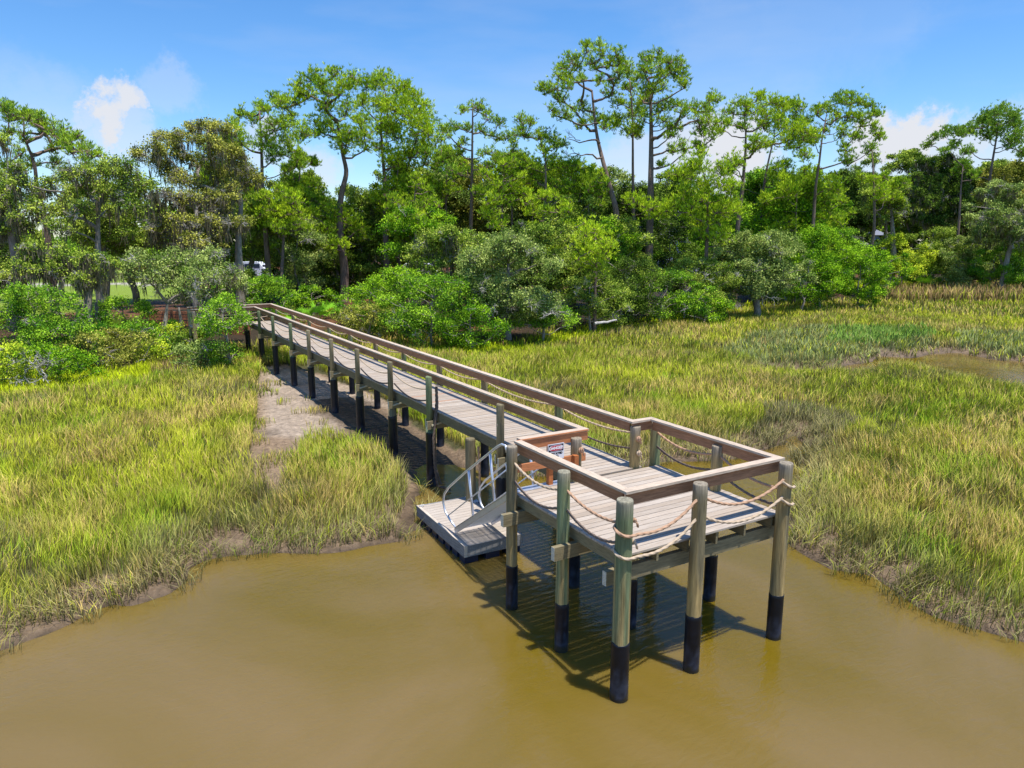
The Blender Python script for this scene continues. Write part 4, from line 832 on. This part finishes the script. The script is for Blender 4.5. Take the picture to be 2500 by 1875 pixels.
broad('oak_tree', 'half-bare brown oak thick with hanging grey moss', 480, 47, za([(1200, 950, 70), (1320, 900, 75), (1450, 950, 80), (1570, 900, 80), (1700, 960, 80), (1250, 1080, 80), (1400, 1090, 85), (1540, 1080, 85), (1680, 1120, 85), (1820, 1080, 70), (1350, 1220, 75), (1500, 1230, 80), (1650, 1260, 75), (1180, 1200, 60)]), 'olive', 33, .3, moss=5, deadn=60, cov=.55, cat='oak tree')
broad('oak_tree', 'low oak with white dead limbs and three stout trunks near the shore', 440, 40, za([(1080, 1400, 85), (1230, 1440, 95), (1400, 1400, 95), (1550, 1470, 100), (1700, 1500, 95), (1300, 1560, 90), (1480, 1590, 90), (1150, 1540, 80), (1800, 1560, 80), (1000, 1500, 70), (1600, 1380, 75), (1640, 1640, 70), (1400, 1680, 60)]), 'grey', 34, .24, pts=[(395, 840), (397, 790), (400, 740)], trunks=[[(447, 850), (445, 800), (440, 750)], [(487, 850), (483, 790), (480, 750)]], deadn=26, cov=1.35, moss=.5, cat='oak tree')
broad('oak_tree', 'dark-trunked oak draped in moss at left with broken white branches', 215, 39, za([(400, 1450, 80), (550, 1430, 85), (700, 1400, 80), (820, 1420, 70), (450, 1330, 70), (250, 1330, 70), (150, 1420, 80), (80, 1490, 75), (640, 1540, 55), (760, 1520, 50), (330, 1410, 60)]), 'oak', 35, .36, pts=[(216, 850), (215, 760), (212, 690), (205, 640)], trunks=[[(190, 850), (196, 790), (212, 730)], [(240, 850), (236, 800), (222, 740)]], moss=4.5, deadn=28, cov=1.3, cat='oak tree')
broad('oak_tree', 'moss-covered oak in the far left corner', 20, 43, za([(30, 480, 60), (40, 760, 70), (150, 700, 60), (30, 880, 60), (60, 1000, 70), (150, 1080, 60), (50, 1150, 70), (250, 980, 60), (120, 1250, 60)]), 'oak', 36, .3, moss=3, deadn=26, cov=1.2, cat='oak tree')
broad('oak_tree', 'grey-green oak bristling with bare twigs right of the big shrubs', 1240, 44, auto(1230, 590, 120, 800, 37, 26), 'grey', 37, .22, deadn=46, cov=.85, cat='oak tree')
broad('oak_tree', 'scrubby oak with pale twigs under the slim pine', 1110, 50, auto(1110, 560, 105, 720, 38, 20), 'oak', 38, .22, deadn=30, moss=.6, cov=.85, cat='oak tree')
broad('oak_tree', 'rounded silvery-green oak at the marsh edge below the flat-crowned pine', 1850, 59, auto(1850, 575, 125, 725, 39, 26), 'grey', 39, .26, deadn=26, cov=.95, cat='oak tree')
broad('oak_tree', 'stout pale trunk under a tangle of foliage right of the house', 2171, 88, auto(2175, 440, 60, 545, 40, 12), 'oak', 40, .5, pts=[(2176, 640), (2172, 560), (2168, 500)], moss=.8, deadn=4, cat='oak tree')
broad('oak_tree', 'wind-bent oak with bare grey limbs at the right edge', 2470, 84, auto(2450, 450, 80, 600, 41, 14), 'grey', 41, .4, pts=[(2450, 660), (2462, 600), (2490, 520)], moss=1, deadn=34, cov=.6, cat='oak tree')
broad('oak_tree', 'dark oak hung with brown fronds left of the umbrella pine', 2290, 98, auto(2300, 380, 75, 560, 42, 18), 'dark', 42, .36, moss=2.6, deadn=8, cat='oak tree')
# ---------------------------------------------------------------- shrubs and small trees at the edge
shr = [
 (70, 716, 100, 850, 36, 'bush', 'big bright green shrub at the left edge of the photo'),
 (170, 800, 60, 880, 35.5, 'bush', 'round green shrub in front of the dark-trunked oak'),
 (110, 860, 100, 935, 32.5, 'cedar', 'dark low shrub with a bare white branch over the marsh'),
 (10, 855, 50, 930, 32, 'yel', 'yellowish low shrub cut by the left edge'),
 (300, 820, 70, 900, 37, 'olive', 'olive scrub between the oak trunks and the marsh'),
 (400, 850, 60, 905, 37, 'yel', 'pale scrub right of the olive scrub'),
 (545, 742, 46, 885, 35.2, 'bush', 'tall narrow bright shrub left of the walkway end'),
 (500, 850, 60, 900, 35.5, 'grey', 'grey-green low shrub at the foot of the tall narrow shrub'),
 (640, 690, 75, 760, 50, 'bush', 'green shrub directly behind the walkway corner'),
 (600, 668, 62, 750, 56, 'dark', 'shadowed thicket under the white van'),
 (425, 806, 55, 850, 40, 'yel', 'yellow-green scrub glimpsed between the three stout trunks'),
 (300, 740, 60, 830, 41, 'bush', 'leafy scrub between the dark-trunked oak and the three stout trunks'),
 (350, 800, 55, 880, 38, 'bush', 'bright low scrub at the foot of the left stout trunk'),
 (225, 830, 60, 900, 35, 'olive', 'dull olive scrub at the foot of the dark-trunked oak'),
 (450, 830, 50, 890, 38.5, 'oak', 'low scrub hiding the feet of the three stout trunks'),
 (760, 712, 50, 760, 54, 'cedar', 'low dense shrub behind the palmettos'),
 (905, 700, 55, 780, 50, 'bush', 'green shrub right of the thick pine trunk'),
 (985, 668, 85, 800, 46, 'cedar', 'large feathery green shrub behind the walkway rail'),
 (1060, 690, 100, 835, 42, 'bush', 'largest bright shrub in the middle of the shoreline'),
 (1150, 760, 60, 840, 41, 'cedar', 'dark green shrub leaning over the marsh edge'),
 (900, 760, 60, 815, 44, 'olive', 'brownish low scrub between walkway and big shrubs'),
 (1330, 760, 60, 800, 45, 'bush', 'low green shrub at the foot of the young pine'),
 (1440, 690, 80, 790, 49, 'oak', 'spreading shrub right of the young pine'),
 (1520, 640, 90, 780, 52, 'dark', 'dark shrub mass under the tall straight pine'),
 (1620, 680, 90, 775, 54, 'bush', 'bright shrub below the long-limbed pine'),
 (1700, 640, 80, 760, 56, 'oak', 'twiggy shrub left of the silvery oak'),
 (1720, 735, 60, 775, 54, 'cedar', 'low rounded shrub spilling onto the marsh'),
 (1960, 620, 80, 730, 63, 'cedar', 'dense green shrub right of the silvery oak'),
 (2010, 565, 62, 735, 66, 'cedar', 'tall feathery cedar at the tip of the wooded point'),
 (2100, 620, 55, 740, 67, 'cedar', 'low cedar forming the end of the wooded point'),
 (2200, 590, 60, 690, 88, 'yel', 'yellow-green shrub behind the brown reeds'),
 (2290, 570, 80, 690, 90, 'oak', 'mixed green shrub below the dark oak'),
 (2370, 590, 60, 690, 88, 'grey', 'grey-green scrub right of the mixed shrub'),
 (2430, 620, 60, 690, 86, 'bush', 'bright green shrub right of the grey scrub'),
 (2500, 600, 50, 690, 84, 'bush', 'bright shrub at the right edge of the photo'),
]
for i, (u, vt, hw, vb, d, tn, lab) in enumerate(shr):
    vt -= 12; hw *= 1.22; vb += 6
    broad('shrub', lab, u, d, auto(u, vt, hw, vb, 100 + i, rr=(.2, .38)), tn, 100 + i, .09, cov=1.2, deadn=11 if tn in ('grey', 'oak', 'olive') else 3, cat='shrub', spread=1.5, leafs=.9)
# ---------------------------------------------------------------- trees that fill the wood behind
mid = [(1120, 385, 75, 560, 80, 'oak'), (1290, 400, 75, 560, 82, 'dark'), (1880, 420, 70, 560, 84, 'dark'), (740, 420, 70, 600, 76, 'oak'), (560, 400, 80, 560, 62, 'olive'), (250, 440, 90, 600, 56, 'oak'), (2470, 400, 90, 560, 100, 'olive'), (610, 480, 90, 640, 60, 'oak'), (700, 470, 85, 625, 64, 'oak'), (790, 520, 80, 700, 72, 'dark'), (880, 480, 90, 660, 70, 'oak'), (980, 430, 85, 620, 70, 'oak'), (1060, 450, 80, 620, 72, 'grey'), (1010, 530, 90, 635, 58, 'cedar'),
       (1150, 430, 80, 600, 74, 'olive'), (1250, 440, 85, 600, 72, 'grey'), (1340, 430, 85, 620, 72, 'oak'), (1400, 500, 80, 700, 60, 'oak'), (1480, 430, 80, 620, 74, 'grey'), (1560, 470, 80, 660, 70, 'dark'), (1480, 560, 80, 720, 58, 'cedar'),
       (1650, 440, 80, 620, 78, 'oak'), (1740, 500, 80, 680, 68, 'cedar'), (1860, 440, 80, 620, 80, 'bush'), (1920, 500, 80, 680, 74, 'cedar'), (1990, 470, 75, 640, 82, 'cedar'), (2080, 440, 75, 560, 108, 'dark'), (2140, 400, 60, 560, 110, 'oak'),
       (2220, 390, 70, 600, 112, 'oak'), (2350, 440, 80, 620, 112, 'dark'), (2440, 420, 80, 600, 114, 'oak'), (2540, 420, 90, 640, 110, 'oak'), (330, 520, 100, 680, 60, 'oak'), (460, 600, 90, 700, 58, 'bush'), (30, 560, 80, 650, 60, 'oak'), (150, 600, 80, 670, 66, 'bush'), (820, 640, 70, 740, 66, 'dark'), (720, 640, 60, 740, 66, 'dark'), (-80, 450, 120, 750, 50, 'oak')]
for i, (u, vt, hw, vb, d, tn) in enumerate(mid):
    vt -= 22 if i > 7 else 0
    broad('woodland_tree', '%s leafy tree %s, %s' % (ADJ[tn], 'behind the front row' if d < 68 else 'deep in the wood', near(u)), u, d, auto(u, vt, hw, vb, 200 + i, rr=(.26, .40)), tn, 200 + i, .25, cov=.75, deadn=2, moss=.5 if tn in ('oak', 'dark', 'olive') else 0, cat='tree', group='trees filling the wood behind', leafs=1.15)
und = []
rq = np.random.default_rng(77)
for u in list(range(590, 2150, 62)) + list(range(250, 560, 75)):
    f = np.interp(u, [250, 560, 640, 1000, 1200, 1400, 1700, 1900, 2120], [47, 50, 54, 50, 50, 53, 61, 74, 80])
    if 730 < u < 960: f = 66
    if u < 560: continue
    und.append((u + rq.uniform(-20, 20), 685 if (u < 700 or 950 < u < 1100) else 570 + rq.uniform(-45, 60), rq.uniform(50, 85), 730, f + rq.uniform(0, 8)))
for i, (u, vt, hw, vb, d) in enumerate(und):
    tn = ('cedar', 'oak', 'dark', 'bush', 'grey')[rq.integers(5)]
    broad('understory_shrub', '%s undergrowth bush low down, %s' % (ADJ[tn], near(u)), u, d, auto(u, vt, hw, vb - (d - 50) * 1.2, 600 + i, rr=(.2, .36)), tn, 600 + i, .1, cov=.95, deadn=8, cat='shrub', group='undergrowth beneath the tall trees', leafs=1.0)
for i, u in enumerate(range(-150, 2750, 105)):
    vt = (470 if u < 600 else 455 if u < 1900 else 430) + (i * 37 % 50)
    if 20 < u < 250: vt = 560 + (i * 17 % 30)
    d = 128 + (i * 13 % 18)
    broad('woodland_tree', 'distant treetop low on the skyline, %s' % near(u), u, d, auto(u, vt, 85, 700, 300 + i, 20, rr=(.30, .45)), ('dark', 'oak', 'cedar')[i % 3], 300 + i, .3, cov=.42, cat='tree', group='distant treetops behind the wood', leafs=1.7)
for i, (u, v, d) in enumerate([(700, 740, 49), (735, 745, 48), (775, 742, 50), (812, 740, 52), (850, 750, 50), (885, 748, 49), (665, 742, 50), (920, 770, 46)]): palmetto(u, v, d, 500 + i, ['spiky palmetto right behind the walkway rail corner', 'palmetto second from the rail corner', 'palmetto midway between rail corner and thick pine trunk', 'palmetto at the left foot of the thick pine trunk', 'palmetto at the right foot of the thick pine trunk', 'palmetto rightmost of the row by the walkway', 'palmetto leftmost of the row, touching the rail corner', 'palmetto in front of the others near the brown scrub'][i], 1.15)
for i, (u, v, d) in enumerate([(262, 790, 39.5), (300, 800, 40), (250, 830, 38), (420, 800, 41)]): palmetto(u, v, d, 520 + i, ['yellow-green palmetto right of the dark oak trunk', 'yellow-green palmetto left of the three stout trunks', 'yellow-green palmetto low at the foot of the dark oak', 'yellow-green palmetto between the first two stout trunks'][i], 1.1, 'palmettos among the left oaks')
for i, (u, v, d) in enumerate([(2240, 600, 89), (2280, 610, 90)]): palmetto(u, v, d, 530 + i, ['pale fan palm behind the reeds, left one', 'pale fan palm behind the reeds, right one'][i], 2.6, 'fan palms at the far right')
# low wall of stacked reddish timbers at the back of the left bank
for (u0, u1, d, lab) in ((345, 492, 47, 'low wall of stacked reddish timbers seen between the three stout trunks'), (520, 606, 44.5, 'short brown timber wall at the end of the walkway landing')):
    A_, B_ = at(u0, 760, d), at(u1, 760, d); gz = min(gz1(A_[0], A_[1]), gz1(B_[0], B_[1])); t = thing('timber_wall', lab, 'wall', (float((A_[0] + B_[0]) / 2), float((A_[1] + B_[1]) / 2), gz))
    for k in range(5):
        mb = MB(); z_ = gz + .1 + k * .19; r2 = np.random.default_rng(k + u0); e_ = (B_ - A_) * .02 * r2.normal()
        mb.beam((A_[0] + e_[0], A_[1] + e_[1], z_), (B_[0] + e_[0], B_[1] + e_[1], z_ + .02 * r2.normal()), .16, .155, c=np.array(srgb(184, 118, 84)) * r2.uniform(.75, 1.15)); mb.build('timber', M_orange, t)
    for q in (.1, .5, .9):
        P_ = A_ * (1 - q) + B_ * q; mb = MB(); mb.box(P_[0] - .07, P_[0] + .07, P_[1] - .22, P_[1] - .09, gz - .2, gz + 1.05, c=srgb(120, 84, 62)); mb.build('post', M_orange, t)
# bare white branch over the marsh at left
t = thing('dead_branch', 'bleached bare branch reaching out of the dark shrub at left', 'branch', tuple(at(105, 930, 31.2)))
r_ = np.random.default_rng(9); mb = MB()
for q in ((105, 905, 60, 870), (70, 910, 30, 880), (100, 915, 105, 870), (60, 905, 45, 925), (100, 905, 108, 935)):
    bare(mb, at(q[0], q[1], 31.2), at(q[2], q[3], 30.6) - at(q[0], q[1], 31.2), .75, .03, 3, r_, DEAD)
mb.build('twigs', M_bark, t)
o = MB(); P = curve(at(1452, 790, 44), at(1505, 781, 45), 8, np.random.default_rng(3), .3); P[:, 2] = np.maximum(P[:, 2], .7); o.tube(P, np.linspace(.09, .05, 8), 7, c=DEAD * .9)
tag(o.build('fallen_log', M_bark), 'pale fallen log lying where the marsh meets the shrubs', 'log')

# ---------------------------------------------------------------- vehicles and houses glimpsed through the trees
def van(u, d, label, name):
    B = at(u, 700, d); gz = gz1(B[0], B[1]); t = thing(name, label, 'van', (B[0], B[1], gz), None)
    R3 = np.array([RT, FW, UP]).T; base = np.array([B[0], B[1], gz]); M = (R3, base)
    wc = np.array(srgb(232, 234, 238)); dk = np.array(srgb(30, 34, 44))
    prof = [(-2.4, .35), (2.35, .35), (2.4, .95), (2.1, 1.15), (1.5, 1.25), (.95, 1.95), (.7, 2.1), (-2.2, 2.1), (-2.4, 1.9)]
    n = len(prof); V = np.array([[x, y, z] for y in (-.95, .95) for x, z in prof]) @ R3.T + base
    mb = MB(); mb.add(V, [[i, (i + 1) % n, n + (i + 1) % n, n + i] for i in range(n)], c=wc, polys=[list(range(n))[::-1], [n + i for i in range(n)]]); mb.build('body', M_plain, t)
    for xa, xb in ((-2.2, -1.1), (-1.0, .05), (.15, 1.0)):
        mb = MB(); mb.box(xa, xb, -.975, -.952, 1.3, 1.85, c=dk, M=M); mb.build('window', M_tank, t)
    mb = MB(); mb.box(1.3, 1.36, -.8, .8, 1.35, 1.7, c=dk, M=M); mb.build('windscreen', M_tank, t)
    for x in (-1.55, 1.5):
        mb = MB(); a = np.arange(16) * 2 * pi / 16
        for yy in (-.98, .78): mb.add(np.array([[x + .36 * cos(q), yy + w_, .36 + .36 * sin(q)] for w_ in (0, .2) for q in a]) @ R3.T + base, [[i, (i + 1) % 16, 16 + (i + 1) % 16, 16 + i] for i in range(16)], c=dk, polys=[list(range(16)), [16 + i for i in range(16)]])
        mb.build('axle_wheels', M_tank, t)
van(625, 98, 'white van parked beyond the oaks, seen left of the thick pine', 'parked_van')
van(1035, 92, 'white vehicle almost hidden behind the feathery shrubs', 'parked_van')
def house(u, d, wdt, wallc, label, zt=3.2, off=0):
    B = at(u, 600, d); gz = gz1(B[0], B[1]) - .1; R3 = np.array([RT, FW, UP]).T; base = np.array([B[0], B[1], gz]); M = (R3, base)
    t = thing('house', label, 'house', (B[0], B[1], gz)); h = wdt / 2
    mb = MB(); mb.box(-h, h, 0, 8, 0, zt, c=wallc, M=M); mb.build('wall', M_plain, t)
    e = .5; V = np.array([(-h - e, -e, zt), (h + e, -e, zt), (h + e, 8 + e, zt), (-h - e, 8 + e, zt), (-h + 3.4, 4, zt + 2.6), (h - 3.4, 4, zt + 2.6)]) @ R3.T + base
    mb = MB(); mb.add(V, [[0, 1, 5, 4], [2, 3, 4, 5]], [[1, 2, 5], [3, 0, 4]], c=srgb(128, 132, 146), polys=[[3, 2, 1, 0]]); mb.build('roof', M_plain, t)
    for x in np.arange(-h + 1.4, h - 1, 2.6):
        mb = MB(); mb.box(x - .6, x + .6, -.05, 0, 1.0, 2.5, c=srgb(230, 232, 236), M=M); f = mb.build('window', M_plain, t)
        mb = MB(); mb.box(x - .48, x + .48, -.06, -.051, 1.1, 2.4, c=srgb(60, 80, 130), M=M); mb.build('pane', M_tank, f)
house(2075, 132, 12, srgb(176, 200, 224), 'pale blue house with grey hip roof seen beyond the wooded point', 6.3)
house(1690, 118, 12, srgb(190, 200, 210), 'grey-roofed house hidden behind the young pine mass', 5.6)
print('trees', len(TREES))
